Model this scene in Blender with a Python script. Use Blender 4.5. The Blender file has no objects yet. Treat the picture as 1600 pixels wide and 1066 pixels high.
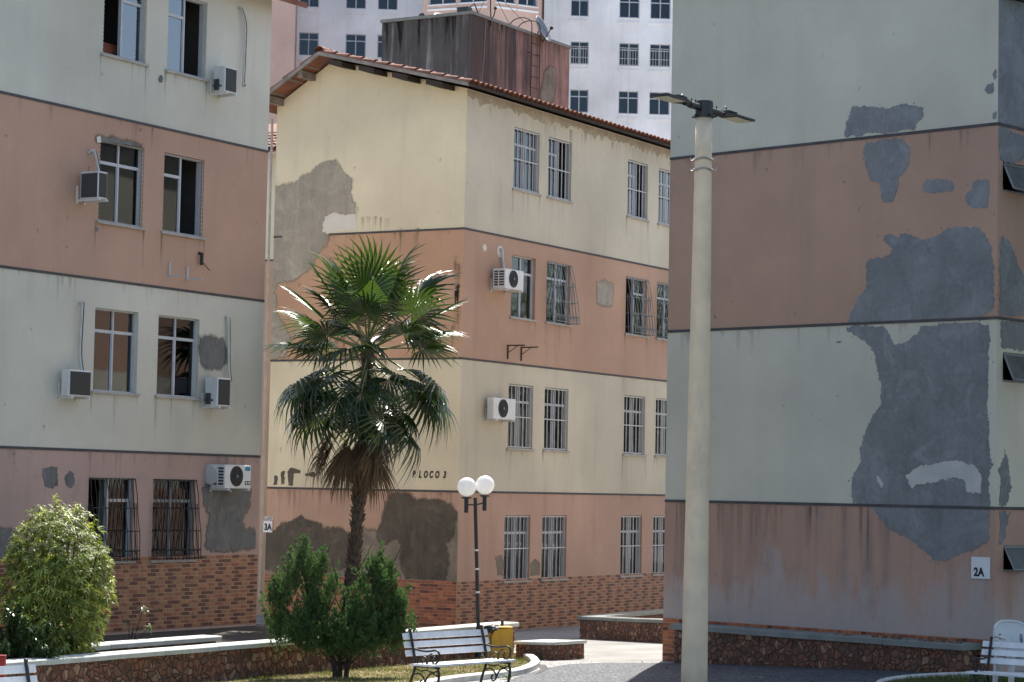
import bpy, math, random
from mathutils import Vector, Matrix, noise as mn
from math import sin, cos, pi, radians as R

random.seed(7)
SC = bpy.context.scene
COL = SC.collection

# ------------------------------------------------------------------ camera
EYE = 2.7
FPX, PITCH, ROLL = 3664.4, .0635828, .0195762
FW = Vector((0, cos(PITCH), sin(PITCH)))
_up = Vector((0, -sin(PITCH), cos(PITCH)))
_rt = Vector((1, 0, 0))
RT = _rt * cos(ROLL) + _up * sin(ROLL)
UP = _up * cos(ROLL) - _rt * sin(ROLL)
cam = bpy.data.cameras.new('camera')
camo = bpy.data.objects.new('camera', cam)
COL.objects.link(camo)
cam.sensor_width = 36
cam.lens = 36 * FPX / 1600
cam.clip_end = 2000
cam.clip_start = .5
m = Matrix.Identity(4)
for i in range(3):
    m[i][0], m[i][1], m[i][2] = RT[i], UP[i], -FW[i]
m[2][3] = EYE
camo.matrix_world = m
SC.camera = camo

# ------------------------------------------------------------------ sky, sun, exposure
SUN_AZ, SUN_EL = R(9), R(52)
w = bpy.data.worlds.new('World')
SC.world = w
w.use_nodes = True
nt = w.node_tree
sky = nt.nodes.new('ShaderNodeTexSky')
sky.sky_type = 'NISHITA'
sky.sun_disc = False
sky.sun_elevation = SUN_EL
sky.sun_rotation = SUN_AZ
sky.air_density = 1.0
sky.dust_density = 2.0
sky.ozone_density = 1.0
bg = nt.nodes['Background']
bg.inputs[1].default_value = .10
nt.links.new(sky.outputs[0], bg.inputs[0])
sd = Vector((sin(SUN_AZ) * cos(SUN_EL), cos(SUN_AZ) * cos(SUN_EL), sin(SUN_EL)))
sl = bpy.data.lights.new('sun', 'SUN')
sl.energy = 4.2
sl.angle = R(.5)
sl.color = (1, .95, .87)
slo = bpy.data.objects.new('sun', sl)
COL.objects.link(slo)
slo.rotation_euler = (-sd).to_track_quat('-Z', 'Y').to_euler()
SC.view_settings.view_transform = 'Standard'
SC.view_settings.look = 'None'
SC.view_settings.exposure = 1.42
SC.view_settings.gamma = 1

# ------------------------------------------------------------------ pixel -> place helpers
def ray(u, v):
    return FW + RT * ((u - 800) / FPX) - UP * ((v - 533) / FPX)

def gz(x, y):
    z = .841 - .022 * y + .028 * x
    k = min(1., max(0., (x - 1) / 3))
    return z - k * .052 * min(14., max(0., 33 - y))

def G(u, v, h=0.0):
    """point on the sloping ground (raised by h) seen at photo pixel u,v"""
    r = ray(u, v)
    t = (.841 + h - EYE) / (r.z + .022 * r.y - .028 * r.x)
    for _ in range(60):
        t2 = (gz(r.x * t, r.y * t) + h - EYE) / r.z
        t = t * .6 + t2 * .4
    return Vector((r.x * t, r.y * t, EYE + r.z * t))

def HZ(u, v, z):
    """point at absolute height z seen at photo pixel u,v"""
    r = ray(u, v)
    t = (z - EYE) / r.z
    return Vector((r.x * t, r.y * t, z))

def D(u, v, y):
    r = ray(u, v)
    t = y / r.y
    return Vector((r.x * t, y, EYE + r.z * t))

class Face:
    """a vertical facade: s along it, z up, o outwards"""
    def __init__(self, O, d, n):
        self.O, self.d, self.n = Vector((O[0], O[1], 0)), d.normalized(), n.normalized()
    def w(self, s, z, o=0.0):
        p = self.O + self.d * s + self.n * o
        return Vector((p.x, p.y, z))
    def px(self, u, v):
        r = ray(u, v)
        t = (self.O.x * self.n.x + self.O.y * self.n.y) / (r.x * self.n.x + r.y * self.n.y)
        p = Vector((r.x * t - self.O.x, r.y * t - self.O.y, 0))
        return p.dot(self.d), EYE + r.z * t

# ------------------------------------------------------------------ mesh builder
class MB:
    def __init__(self):
        self.v, self.f, self.m = [], [], []
    def face(self, pts, mi=0):
        b = len(self.v)
        self.v.extend([tuple(p) for p in pts])
        self.f.append(tuple(range(b, b + len(pts))))
        self.m.append(mi)
    def box8(self, p, mi=0):
        b = len(self.v)
        self.v.extend([tuple(q) for q in p])
        for f in ((0, 3, 2, 1), (4, 5, 6, 7), (0, 1, 5, 4), (1, 2, 6, 5), (2, 3, 7, 6), (3, 0, 4, 7)):
            self.f.append(tuple(b + i for i in f))
            self.m.append(mi)
    def box(self, x0, x1, y0, y1, z0, z1, mi=0):
        self.box8([(x0, y0, z0), (x1, y0, z0), (x1, y1, z0), (x0, y1, z0),
                   (x0, y0, z1), (x1, y0, z1), (x1, y1, z1), (x0, y1, z1)], mi)
    def fbox(self, F, s0, s1, z0, z1, o0, o1, mi=0):
        self.box8([F.w(s0, z0, o1), F.w(s1, z0, o1), F.w(s1, z0, o0), F.w(s0, z0, o0),
                   F.w(s0, z1, o1), F.w(s1, z1, o1), F.w(s1, z1, o0), F.w(s0, z1, o0)], mi)
    def obox(self, c, ax, ay, az, mi=0):
        """box from centre and three half-axis vectors"""
        self.box8([c - ax - ay - az, c + ax - ay - az, c + ax + ay - az, c - ax + ay - az,
                   c - ax - ay + az, c + ax - ay + az, c + ax + ay + az, c - ax + ay + az], mi)
    def bevbox(self, F, s0, s1, z0, z1, o0, o1, b=.02, mi=0):
        """box with a chamfered front and chamfered vertical/top edges"""
        A = [(s0, z0), (s1, z0), (s1, z1), (s0, z1)]
        B = [(s0 + b, z0 + b), (s1 - b, z0 + b), (s1 - b, z1 - b), (s0 + b, z1 - b)]
        r0 = [F.w(s, z, o0) for s, z in A]
        r1 = [F.w(s, z, o1 - b) for s, z in A]
        r2 = [F.w(s, z, o1) for s, z in B]
        for a, c in ((r0, r1), (r1, r2)):
            for i in range(4):
                j = (i + 1) % 4
                self.face([a[i], a[j], c[j], c[i]], mi)
        self.face(r2, mi)
        self.face(r0[::-1], mi)
    def tube(self, pts, r, n=6, mi=0, cap=True, r2=None):
        pts = [Vector(p) for p in pts]
        k = len(pts)
        rings = []
        prev = None
        for i, p in enumerate(pts):
            t = (pts[min(i + 1, k - 1)] - pts[max(i - 1, 0)])
            t = t.normalized() if t.length > 1e-9 else Vector((0, 0, 1))
            if prev is None:
                a = Vector((0, 0, 1)) if abs(t.z) < .9 else Vector((1, 0, 0))
                x = t.cross(a).normalized()
            else:
                x = (prev - t * prev.dot(t)).normalized()
            prev = x
            y = t.cross(x)
            rr = r if r2 is None else r + (r2 - r) * i / (k - 1)
            b = len(self.v)
            for j in range(n):
                a = 2 * pi * j / n
                self.v.append(tuple(p + x * (cos(a) * rr) + y * (sin(a) * rr)))
            rings.append(b)
        for i in range(k - 1):
            for j in range(n):
                j2 = (j + 1) % n
                self.f.append((rings[i] + j, rings[i] + j2, rings[i + 1] + j2, rings[i + 1] + j))
                self.m.append(mi)
        if cap:
            self.f.append(tuple(rings[0] + j for j in range(n))[::-1]); self.m.append(mi)
            self.f.append(tuple(rings[-1] + j for j in range(n))); self.m.append(mi)
    def lathe(self, c, prof, n=16, mi=0, axis=None):
        """prof: list of (r, h) along axis from c"""
        ax = Vector(axis or (0, 0, 1)).normalized()
        a = Vector((1, 0, 0)) if abs(ax.x) < .9 else Vector((0, 1, 0))
        x = ax.cross(a).normalized()
        y = ax.cross(x)
        b = len(self.v)
        for (r, h) in prof:
            for j in range(n):
                t = 2 * pi * j / n
                self.v.append(tuple(Vector(c) + ax * h + x * (r * cos(t)) + y * (r * sin(t))))
        for i in range(len(prof) - 1):
            for j in range(n):
                j2 = (j + 1) % n
                self.f.append((b + i * n + j, b + i * n + j2, b + (i + 1) * n + j2, b + (i + 1) * n + j))
                self.m.append(mi)
        self.f.append(tuple(b + j for j in range(n))[::-1]); self.m.append(mi)
        e = b + (len(prof) - 1) * n
        self.f.append(tuple(e + j for j in range(n))); self.m.append(mi)
    def sphere(self, c, r, nu=20, nv=12, mi=0, sz=1.0):
        prof = [(r * sin(pi * i / nv) + 1e-4, -r * sz * cos(pi * i / nv)) for i in range(nv + 1)]
        self.lathe(c, prof, nu, mi)
    def slab(self, F, pts, o0, o1, mi=0):
        """polygon in facade coordinates, extruded from o0 to o1"""
        a = [F.w(s, z, o1) for s, z in pts]
        b = [F.w(s, z, o0) for s, z in pts]
        self.face(a, mi)
        k = len(pts)
        for i in range(k):
            j = (i + 1) % k
            self.face([b[i], b[j], a[j], a[i]], mi)

def worigin(o):
    p = Vector((0, 0, 0))
    while o:
        p = p + o.location
        o = o.parent
    return p

def build(mb, name, mats, parent=None, org=None, smooth=False):
    me = bpy.data.meshes.new(name)
    if parent is not None:
        off = worigin(parent)
    else:
        off = Vector(org) if org is not None else Vector((0, 0, 0))
    vs = [(x - off.x, y - off.y, z - off.z) for x, y, z in mb.v]
    me.from_pydata(vs, [], mb.f)
    if not isinstance(mats, (list, tuple)):
        mats = [mats]
    for mt in mats:
        me.materials.append(mt)
    if len(mats) > 1:
        me.polygons.foreach_set('material_index', mb.m)
    if smooth:
        me.polygons.foreach_set('use_smooth', [True] * len(me.polygons))
    me.update()
    o = bpy.data.objects.new(name, me)
    COL.objects.link(o)
    if parent is not None:
        o.parent = parent
    else:
        o.location = off
    return o

def tag(o, label, cat, group=None):
    o['label'] = label
    o['category'] = cat
    if group:
        o['group'] = group
    return o

def thing(name, label, cat, loc, group=None):
    o = bpy.data.objects.new(name, None)
    COL.objects.link(o)
    o.location = loc
    o.empty_display_size = .3
    return tag(o, label, cat, group)

def struct(o):
    o['kind'] = 'structure'
    return o

def inst(me, name, parent, loc, rot=None, scale=None):
    o = bpy.data.objects.new(name, me)
    COL.objects.link(o)
    o.parent = parent
    o.location = Vector(loc) - worigin(parent)
    if rot is not None:
        o.rotation_euler = rot
    if scale:
        o.scale = scale
    return o

# ------------------------------------------------------------------ materials
class NT:
    def __init__(self, name):
        self.mat = bpy.data.materials.new(name)
        self.mat.use_nodes = True
        self.t = self.mat.node_tree
        self.b = self.t.nodes['Principled BSDF']
        self.tc = self.t.nodes.new('ShaderNodeTexCoord')
        self.out = self.t.nodes['Material Output']
    def n(self, ty, **k):
        x = self.t.nodes.new(ty)
        for a, v in k.items():
            setattr(x, a, v)
        return x
    def l(self, a, b):
        self.t.links.new(a, b)
    def noise(self, scale, detail=4, stretch=None, rough=.55, coord='Object', dist=0):
        x = self.n('ShaderNodeTexNoise')
        x.inputs['Scale'].default_value = scale
        x.inputs['Detail'].default_value = detail
        x.inputs['Roughness'].default_value = rough
        x.inputs['Distortion'].default_value = dist
        src = self.tc.outputs[coord]
        if stretch:
            mp = self.n('ShaderNodeMapping')
            mp.inputs['Scale'].default_value = stretch
            self.l(src, mp.inputs[0])
            src = mp.outputs[0]
        self.l(src, x.inputs['Vector'])
        return x.outputs[0]
    def ramp(self, src, stops):
        x = self.n('ShaderNodeValToRGB')
        e = x.color_ramp.elements
        while len(e) < len(stops):
            e.new(.5)
        for el, (p, c) in zip(e, stops):
            el.position = p
            el.color = c if len(c) == 4 else (*c, 1)
        self.l(src, x.inputs[0])
        return x.outputs[0]
    def rampv(self, src, a, b, va=0., vb=1.):
        x = self.n('ShaderNodeMapRange')
        x.inputs[1].default_value = a
        x.inputs[2].default_value = b
        x.inputs[3].default_value = va
        x.inputs[4].default_value = vb
        self.l(src, x.inputs[0])
        return x.outputs[0]
    def mul(self, a, b):
        x = self.n('ShaderNodeMath', operation='MULTIPLY')
        for i, s in enumerate((a, b)):
            if hasattr(s, 'links'):
                self.l(s, x.inputs[i])
            else:
                x.inputs[i].default_value = s
        return x.outputs[0]
    def mix(self, fac, a, b, blend='MIX'):
        x = self.n('ShaderNodeMix', data_type='RGBA', blend_type=blend)
        for i, s in ((0, fac), (6, a), (7, b)):
            if hasattr(s, 'links'):
                self.l(s, x.inputs[i])
            else:
                x.inputs[i].default_value = s if i == 0 else (*s[:3], 1)
        return x.outputs[2]
    def bump(self, src, strength, dist=.01):
        x = self.n('ShaderNodeBump')
        x.inputs['Strength'].default_value = strength
        x.inputs['Distance'].default_value = dist
        self.l(src, x.inputs['Height'])
        self.l(x.outputs[0], self.b.inputs['Normal'])
    def done(self, col, rough=.8, spec=.3, metal=0):
        if hasattr(col, 'links'):
            self.l(col, self.b.inputs['Base Color'])
        else:
            self.b.inputs['Base Color'].default_value = (*col, 1)
        self.b.inputs['Roughness'].default_value = rough
        self.b.inputs['Specular IOR Level'].default_value = spec
        self.b.inputs['Metallic'].default_value = metal
        return self.mat

def mulc(c, k):
    return tuple(x * k for x in c)

def paint(name, col, stain=(.22, .20, .18), streak=.25, blotch=.25, spots=.6, bump=.25, big=.19, bloom=None):
    """aged wall paint on render: tone drift, vertical run marks, blotches, small specks"""
    t = NT(name)
    n1 = t.noise(.35, 5)
    c = t.mix(t.rampv(n1, .3, .7), mulc(col, 1 - big), mulc(col, 1 + big * .6))
    n2 = t.noise(1.0, 6, (2.6, 2.6, .22), .6)
    c = t.mix(t.mul(t.rampv(n2, .52, .78), streak), c, stain)
    n3 = t.noise(1.7, 8, None, .65, dist=.6)
    c = t.mix(t.mul(t.rampv(n3, .56, .74), blotch), c, mulc(stain, 1.4))
    n4 = t.noise(5.5, 2)
    c = t.mix(t.mul(t.rampv(n4, .735, .76), spots), c, stain)
    if bloom:                                           # patchy salt bloom risen from the foot of the wall
        sep = t.n('ShaderNodeSeparateXYZ')
        t.l(t.tc.outputs['Object'], sep.inputs[0])
        ad = t.n('ShaderNodeMath', operation='ADD')
        t.l(t.noise(1.0, 8, (3.2, 3.2, .9), .65), ad.inputs[0])
        t.l(t.rampv(sep.outputs[2], bloom[0], bloom[1], .22, -.25), ad.inputs[1])
        c = t.mix(t.mul(t.rampv(ad.outputs[0], .46, .62), .75), c, bloom[2])
    n6 = t.noise(14, 5)
    c = t.mix(t.rampv(n6, .35, .65, 0, .10), c, mulc(col, .75))
    n5 = t.noise(55, 6)
    t.bump(n5, bump, .006)
    return t.done(c, .88, .18)

def plain(name, col, rough=.6, var=.12, scale=4, bump=0, bscale=40, spec=.35, metal=0, stain=None, st=.3):
    t = NT(name)
    c = t.mix(t.rampv(t.noise(scale, 5), .3, .7), mulc(col, 1 - var), mulc(col, 1 + var))
    if stain:
        c = t.mix(t.mul(t.rampv(t.noise(scale * 1.7, 7, (1, 1, .4), .65), .5, .7), st), c, stain)
    if bump:
        t.bump(t.noise(bscale, 5), bump, .006)
    return t.done(c, rough, spec, metal)

def cement(name, col, dark, streaks=.5):
    t = NT(name)
    c = t.mix(t.rampv(t.noise(1.3, 7, None, .6, dist=.4), .32, .68), dark, col)
    c = t.mix(t.mul(t.rampv(t.noise(1.0, 6, (4, 4, .3), .6), .48, .75), streaks), c, mulc(dark, .7))
    c = t.mix(t.rampv(t.noise(16, 5), .3, .7, 0, .3), c, mulc(col, 1.25))
    c = t.mix(t.mul(t.rampv(t.noise(2.6, 9, None, .7, dist=1.2), .5, .66), .5), c, mulc(col, 1.4))
    c = t.mix(t.mul(t.rampv(t.noise(4.2, 9, (1.6, 1.6, .7), .7, dist=.8), .54, .66), .45), c, mulc(dark, .75))
    t.bump(t.noise(30, 8, None, .7), .5, .01)
    return t.done(c, .92, .12)

def leafmat(name, c1, c2, trans=.35, rough=.4, spec=.5, tcol=None):
    """leaf: tone varies leaf by leaf; light passes through"""
    t = NT(name)
    g = t.n('ShaderNodeNewGeometry')
    c = t.mix(g.outputs['Random Per Island'], c1, c2)
    t.done(c, rough, spec)
    tr = t.n('ShaderNodeBsdfTranslucent')
    tc = tcol or (c1[0] * 1.9, c1[1] * 1.9, c1[2] * .8)
    tr.inputs[0].default_value = (*tc, 1)
    mx = t.n('ShaderNodeMixShader')
    mx.inputs[0].default_value = trans
    t.l(t.b.outputs[0], mx.inputs[1])
    t.l(tr.outputs[0], mx.inputs[2])
    t.l(mx.outputs[0], t.out.inputs[0])
    return t.mat

def glassmat(name, tint=(.5, .53, .55), refl=.10):
    t = NT(name)
    gl = t.n('ShaderNodeBsdfGlossy')
    gl.inputs['Roughness'].default_value = .03
    gl.inputs['Color'].default_value = (.9, .95, 1, 1)
    tr = t.n('ShaderNodeBsdfTransparent')
    tr.inputs[0].default_value = (*tint, 1)
    fr = t.n('ShaderNodeFresnel')
    fr.inputs[0].default_value = 1.5
    ad = t.n('ShaderNodeMath', operation='ADD')
    t.l(fr.outputs[0], ad.inputs[0])
    ad.inputs[1].default_value = refl
    mx = t.n('ShaderNodeMixShader')
    t.l(ad.outputs[0], mx.inputs[0])
    t.l(tr.outputs[0], mx.inputs[1])
    t.l(gl.outputs[0], mx.inputs[2])
    t.l(mx.outputs[0], t.out.inputs[0])
    return t.mat

CREAM = (.72, .64, .455)
M = {}
M['cream'] = paint('cream_paint', CREAM, (.30, .28, .22), .28, .16)
M['cream_side_shade'] = paint('cream_paint_side_shade', (.58, .53, .41), (.28, .25, .19), .35, .22)  # grimier than the gable cream, and darkened for the side's weaker light
M['cream_l'] = paint('cream_paint_left', (.60, .58, .49), (.30, .29, .25), .2, .1)
M['cream_r'] = paint('cream_paint_right', (.60, .57, .47), (.30, .29, .26), .15, .08)
M['salmon'] = paint('salmon_paint', (.53, .33, .215), (.26, .18, .14), .22, .12)
M['salmon_side'] = paint('salmon_paint_side', (.48, .315, .225), (.22, .16, .13), .25, .15)  # darker copy of salmon; the long side's weaker light is in its tone
M['salmon_side_low'] = paint('salmon_paint_side_low', (.48, .32, .24), (.20, .15, .12), .3, .2)  # low-floor copy, toned down for the side's weaker light too
M['salmon_low'] = paint('salmon_paint_low', (.52, .345, .25), (.24, .17, .14), .35, .25)
M['salmon_l'] = paint('salmon_paint_left', (.50, .32, .23), (.17, .13, .11), .15, .1)
M['mauve_l'] = paint('mauve_paint_left', (.47, .335, .285), (.17, .15, .14), .3, .4)
M['salmon_r'] = paint('salmon_paint_right', (.47, .305, .225), (.15, .115, .10), .15, .08)
M['mauve_r'] = paint('mauve_paint_right', (.45, .285, .215), (.12, .12, .135), .75, .45, big=.2, bloom=(.7, 2.2, (.43, .38, .36)))
M['white_wall'] = paint('white_tower_paint', (.87, .87, .87), (.40, .38, .36), .25, .2)
M['pink_wall'] = paint('pink_tower_paint', (.62, .43, .36), (.40, .33, .30), .25, .12)
M['line'] = plain('dark_band_paint', (.075, .072, .075), .8, .25, 6)
M['cem_r'] = cement('grey_repair_cement', (.235, .243, .248), (.165, .172, .177), .25)
M['cem_c'] = cement('beige_repair_cement', (.36, .325, .26), (.27, .245, .20), .45)
M['cem_dk'] = cement('damp_dark_cement', (.135, .115, .09), (.075, .066, .055), .55)
M['cem_md'] = cement('damp_mid_cement', (.27, .225, .175), (.17, .145, .115), .6)
M['cem_l'] = cement('grey_left_cement', (.19, .185, .175), (.12, .12, .12), .5)
M['pale'] = plain('pale_filler', (.66, .62, .54), .9, .06, 3, .3)
M['pale_r'] = plain('pale_grey_filler', (.50, .50, .47), .9, .10, 3, .4)
M['alu'] = plain('window_aluminium', (.46, .48, .50), .4, .06, 8, spec=.5)
M['alu_d'] = plain('grey_window_frame', (.20, .22, .22), .5, .1, 8)
M['bar'] = plain('white_painted_bar', (.52, .52, .51), .5, .1, 9)
M['iron'] = plain('black_painted_iron', (.022, .022, .024), .45, .2, 9)
M['rustiron'] = plain('rusty_brown_iron', (.05, .03, .025), .75, .3, 12)
M['glass'] = glassmat('window_glass', (.45, .48, .50), .04)
M['glass_d'] = glassmat('window_glass_dark', (.25, .28, .30), .0)
M['glass_t'] = glassmat('tower_window_glass', (.26, .34, .44), .0)
M['glass_b'] = glassmat('window_glass_blue', (.22, .28, .34), .16)
M['awn'] = plain('dirty_awning_glass', (.075, .08, .075), .55, .3, 5, spec=.25)
M['room'] = plain('room_inside', (.09, .085, .08), .9, .1)
M['curt_w'] = plain('pale_curtain', (.55, .55, .53), .9, .15, 8)
M['curt_g'] = plain('grey_green_curtain', (.22, .24, .20), .9, .15, 8)
M['curt_b'] = plain('blue_grey_curtain', (.28, .33, .42), .9, .15, 8)
M['sill'] = plain('sill_stone', (.38, .36, .33), .8, .15, 6)
M['white_pl'] = plain('white_appliance_casing', (.66, .67, .66), .45, .06, 5, stain=(.42, .38, .32), st=.3)
M['dark_gr'] = plain('dark_coil_grille', (.055, .06, .065), .6, .1, 20)
M['fan'] = plain('fan_black', (.04, .042, .045), .5, .1, 20)
M['blue_lab'] = plain('blue_label', (.04, .22, .42), .5, .1)
M['pipe'] = plain('white_pipe_wrap', (.50, .51, .50), .7, .12, 6)
M['cable'] = plain('dark_cable', (.03, .03, .03), .7, .1)
M['wood'] = plain('weathered_timber', (.20, .165, .13), .85, .3, 7, .4)
M['mortar'] = plain('roof_mortar', (.25, .225, .20), .95, .25, 6, .4)
M['grout'] = plain('tile_grout', (.46, .33, .23), .9, .1)
M['grout2'] = plain('dark_tile_grout', (.40, .27, .19), .9, .1)
M['bk_tan'] = plain('tan_ceramic_brick', (.335, .158, .078), .45, .25, 9)
M['bk_red'] = plain('red_ceramic_brick', (.28, .09, .048), .45, .25, 9)
M['bk_dk'] = plain('dark_ceramic_brick', (.12, .038, .026), .45, .25, 9)
M['bk_or'] = plain('orange_ceramic_brick', (.40, .135, .06), .45, .25, 9)
M['cap'] = plain('whitewashed_concrete_cap', (.46, .48, .45), .85, .12, 3, .3, stain=(.32, .32, .28), st=.55)
M['cap_dk'] = plain('weathered_concrete_cap', (.22, .23, .21), .88, .15, 3, .3)
M['plmort'] = plain('planter_mortar', (.11, .06, .043), .95, .25, 7, .4)
M['sh1'] = plain('brown_stone_shard', (.18, .092, .06), .75, .25, 9, .3)
M['sh2'] = plain('red_brown_stone_shard', (.21, .095, .062), .75, .25, 9, .3)
M['sh3'] = plain('tan_stone_shard', (.29, .185, .12), .75, .25, 9, .3)
M['sh4'] = plain('dark_stone_shard', (.13, .08, .058), .75, .25, 9, .3)
M['black_pl'] = plain('black_metal', (.02, .021, .024), .4, .15, 6, spec=.5)
M['slat'] = plain('white_bench_slat', (.72, .73, .74), .55, .07, 6, stain=(.42, .40, .36), st=.35)
M['yellow'] = plain('yellow_bin_plastic', (.62, .33, .035), .45, .1, 5, stain=(.30, .18, .06), st=.25)
M['bag'] = plain('black_bag_plastic', (.012, .012, .013), .25, .2, 10, spec=.6)
M['red'] = plain('red_paint', (.28, .022, .022), .45, .12, 6)
M['yel2'] = plain('yellow_paint', (.72, .47, .03), .45, .1, 6)
M['chair'] = plain('white_chair_plastic', (.60, .62, .62), .45, .05, 3)
M['ink'] = plain('dark_lettering_paint', (.035, .03, .032), .8, .2, 20)
M['plate'] = plain('white_sign_plate', (.72, .73, .74), .5, .06, 5)
M['pole_c'] = plain('pole_concrete', (.78, .63, .44), .85, .10, 2.5, .35, 30, stain=(.36, .33, .28), st=.35)
M['led'] = plain('led_panel', (.62, .62, .50), .35, .12, 30)
M['wire'] = plain('galvanised_wire', (.45, .45, .42), .5, .2, 20, metal=.6)
M['dish'] = plain('grey_dish', (.17, .18, .19), .5, .1, 6)
M['soil'] = plain('dark_soil', (.06, .05, .04), .95, .35, 5, .6, 25)
M['kerb'] = plain('pale_kerb_concrete', (.56, .55, .51), .9, .15, 5, .4, stain=(.28, .27, .24), st=.5)
M['trunk'] = plain('palm_trunk_fibre', (.085, .065, .048), .95, .35, 14, .8, 30)
M['bark'] = plain('dark_bark', (.04, .032, .026), .95, .3, 14, .8, 30)
M['palm'] = leafmat('palm_leaf', (.008, .024, .008), (.021, .048, .013), .17, .30, .6, (.09, .17, .02))
M['palm_y'] = leafmat('young_palm_leaf', (.016, .048, .012), (.036, .080, .018), .22, .28, .6, (.12, .22, .025))
M['palm_d'] = leafmat('dry_palm_leaf', (.085, .058, .032), (.16, .11, .06), .20, .6, .25, (.20, .13, .06))
M['petiole'] = plain('petiole_green', (.13, .16, .05), .45, .2, 8)
M['con1'] = leafmat('conifer_green', (.040, .088, .034), (.085, .15, .055), .28, .6, .25, (.11, .22, .05))
M['con2'] = leafmat('conifer_olive', (.055, .06, .028), (.10, .095, .05), .2, .7, .2, (.11, .11, .04))
M['bu1'] = leafmat('variegated_leaf', (.27, .33, .075), (.44, .48, .14), .32, .45, .35, (.40, .46, .07))
M['bu2'] = leafmat('green_bush_leaf', (.07, .10, .022), (.13, .165, .03), .32, .45, .35, (.20, .26, .03))
M['sh_leaf'] = leafmat('shrub_leaf', (.025, .055, .018), (.055, .095, .025), .3, .3, .6, (.15, .22, .03))
M['flower'] = leafmat('red_flower', (.45, .05, .02), (.55, .12, .04), .3, .5, .3, (.6, .08, .03))
M['sap'] = leafmat('sapling_leaf', (.07, .10, .06), (.13, .16, .10), .3, .4, .5, (.2, .25, .1))
M['gr1'] = leafmat('green_grass', (.07, .10, .025), (.12, .14, .045), .3, .7, .2, (.18, .2, .05))
M['gr2'] = leafmat('dry_grass', (.22, .18, .09), (.32, .26, .15), .3, .8, .2, (.3, .24, .12))

def halomat(name, col):
    t = NT(name)
    at_ = t.n('ShaderNodeAttribute')
    at_.attribute_name = 'fade'
    ad = t.n('ShaderNodeMath', operation='MULTIPLY_ADD')
    t.l(t.noise(9, 7, None, .65), ad.inputs[0]); ad.inputs[1].default_value = .9
    sb_ = t.n('ShaderNodeMath', operation='SUBTRACT')
    t.l(at_.outputs['Fac'], sb_.inputs[0]); sb_.inputs[1].default_value = .75
    t.l(sb_.outputs[0], ad.inputs[2])
    t.done(col, .95, .1)
    t.l(t.mul(t.rampv(ad.outputs[0], .05, .95), .8), t.b.inputs['Alpha'])
    return t.mat
M['halo'] = halomat('damp_edge_dark', (.15, .125, .10))
M['halo_c'] = halomat('damp_edge_pale', (.34, .305, .24))
def rooftile():
    t = NT('clay_roof_tile')
    g = t.n('ShaderNodeNewGeometry')
    c = t.mix(g.outputs['Random Per Island'], (.17, .062, .04), (.30, .13, .085))
    c = t.mix(t.mul(t.rampv(t.noise(3, 7), .45, .7), .75), c, (.07, .055, .05))
    t.bump(t.noise(25, 6), .4, .01)
    return t.done(c, .85, .25)
M['tile'] = rooftile()

def tankwall(name, base, cover, lo, hi, side=0.):
    """render with black rain runs from the parapet down"""
    t = NT(name)
    sep = t.n('ShaderNodeSeparateXYZ')
    t.l(t.tc.outputs['Object'], sep.inputs[0])
    n1 = t.noise(1.0, 9, (3.6, 3.6, .24), .68, dist=.35)
    h = t.rampv(sep.outputs[2], lo, hi, -.24, .16)
    if side:
        hx = t.n('ShaderNodeMath', operation='MULTIPLY_ADD')
        t.l(sep.outputs[0], hx.inputs[0]); hx.inputs[1].default_value = -side; t.l(h, hx.inputs[2])
        h = hx.outputs[0]
    ad = t.n('ShaderNodeMath', operation='ADD')
    t.l(n1, ad.inputs[0]); t.l(h, ad.inputs[1])
    c = t.mix(t.rampv(t.noise(1.5, 6), .3, .7), mulc(base, .8), mulc(base, 1.15))
    c = t.mix(t.mul(t.rampv(ad.outputs[0], .40, .62), cover), c, (.055, .05, .05))
    n2 = t.noise(1.0, 6, (9, 9, .35), .6)
    c = t.mix(t.mul(t.rampv(n2, .55, .7), .22), c, mulc(base, .45))
    c = t.mix(t.mul(t.rampv(t.noise(1.1, 8, None, .65, dist=.5), .45, .7), .45), c, (.075, .065, .06))
    t.bump(t.noise(20, 8), .5, .012)
    return t.done(c, .92, .1)
M['tank_l'] = tankwall('rain_stained_grey_render', (.40, .37, .34), .85, 11.2, 14.6)
M['tank_r'] = tankwall('rain_stained_pink_render', (.38, .225, .185), .85, 9.6, 14.2, .10)

def paving():
    t = NT('light_concrete_paving')
    c = t.mix(t.rampv(t.noise(.8, 7, None, .6), .3, .7), (.19, .187, .178), (.31, .305, .29))
    c = t.mix(t.mul(t.rampv(t.noise(5, 8, (1, 3, 1), .7), .5, .7), .5), c, (.13, .127, .12))
    t.bump(t.noise(18, 8), .6, .015)
    return t.done(c, .95, .1)
M['paving'] = paving()

def mosaic(name, c1, c2, joint):
    t = NT(name)
    vo = t.n('ShaderNodeTexVoronoi', feature='DISTANCE_TO_EDGE')
    vc = t.n('ShaderNodeTexVoronoi')
    for x in (vo, vc):
        x.inputs['Scale'].default_value = 15
        t.l(t.tc.outputs['Object'], x.inputs['Vector'])
    sep = t.n('ShaderNodeSeparateColor')
    t.l(vc.outputs['Color'], sep.inputs[0])
    c = t.mix(sep.outputs[0], c1, c2)
    c = t.mix(t.rampv(t.noise(.9, 6), .35, .7, 0, .4), c, mulc(c1, .7))
    e = t.rampv(vo.outputs[0], .02, .09)
    c = t.mix(e, joint, c)
    t.bump(e, .9, .02)
    return t.done(c, .8, .3)
M['mos_lt'] = mosaic('light_stone_mosaic', (.30, .295, .28), (.42, .41, .39), (.12, .12, .115))
M['mos_shade'] = mosaic('shade_toned_mosaic', (.075, .082, .095), (.15, .158, .172), (.035, .035, .04))  # ground shade put into the stone colour
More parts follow.
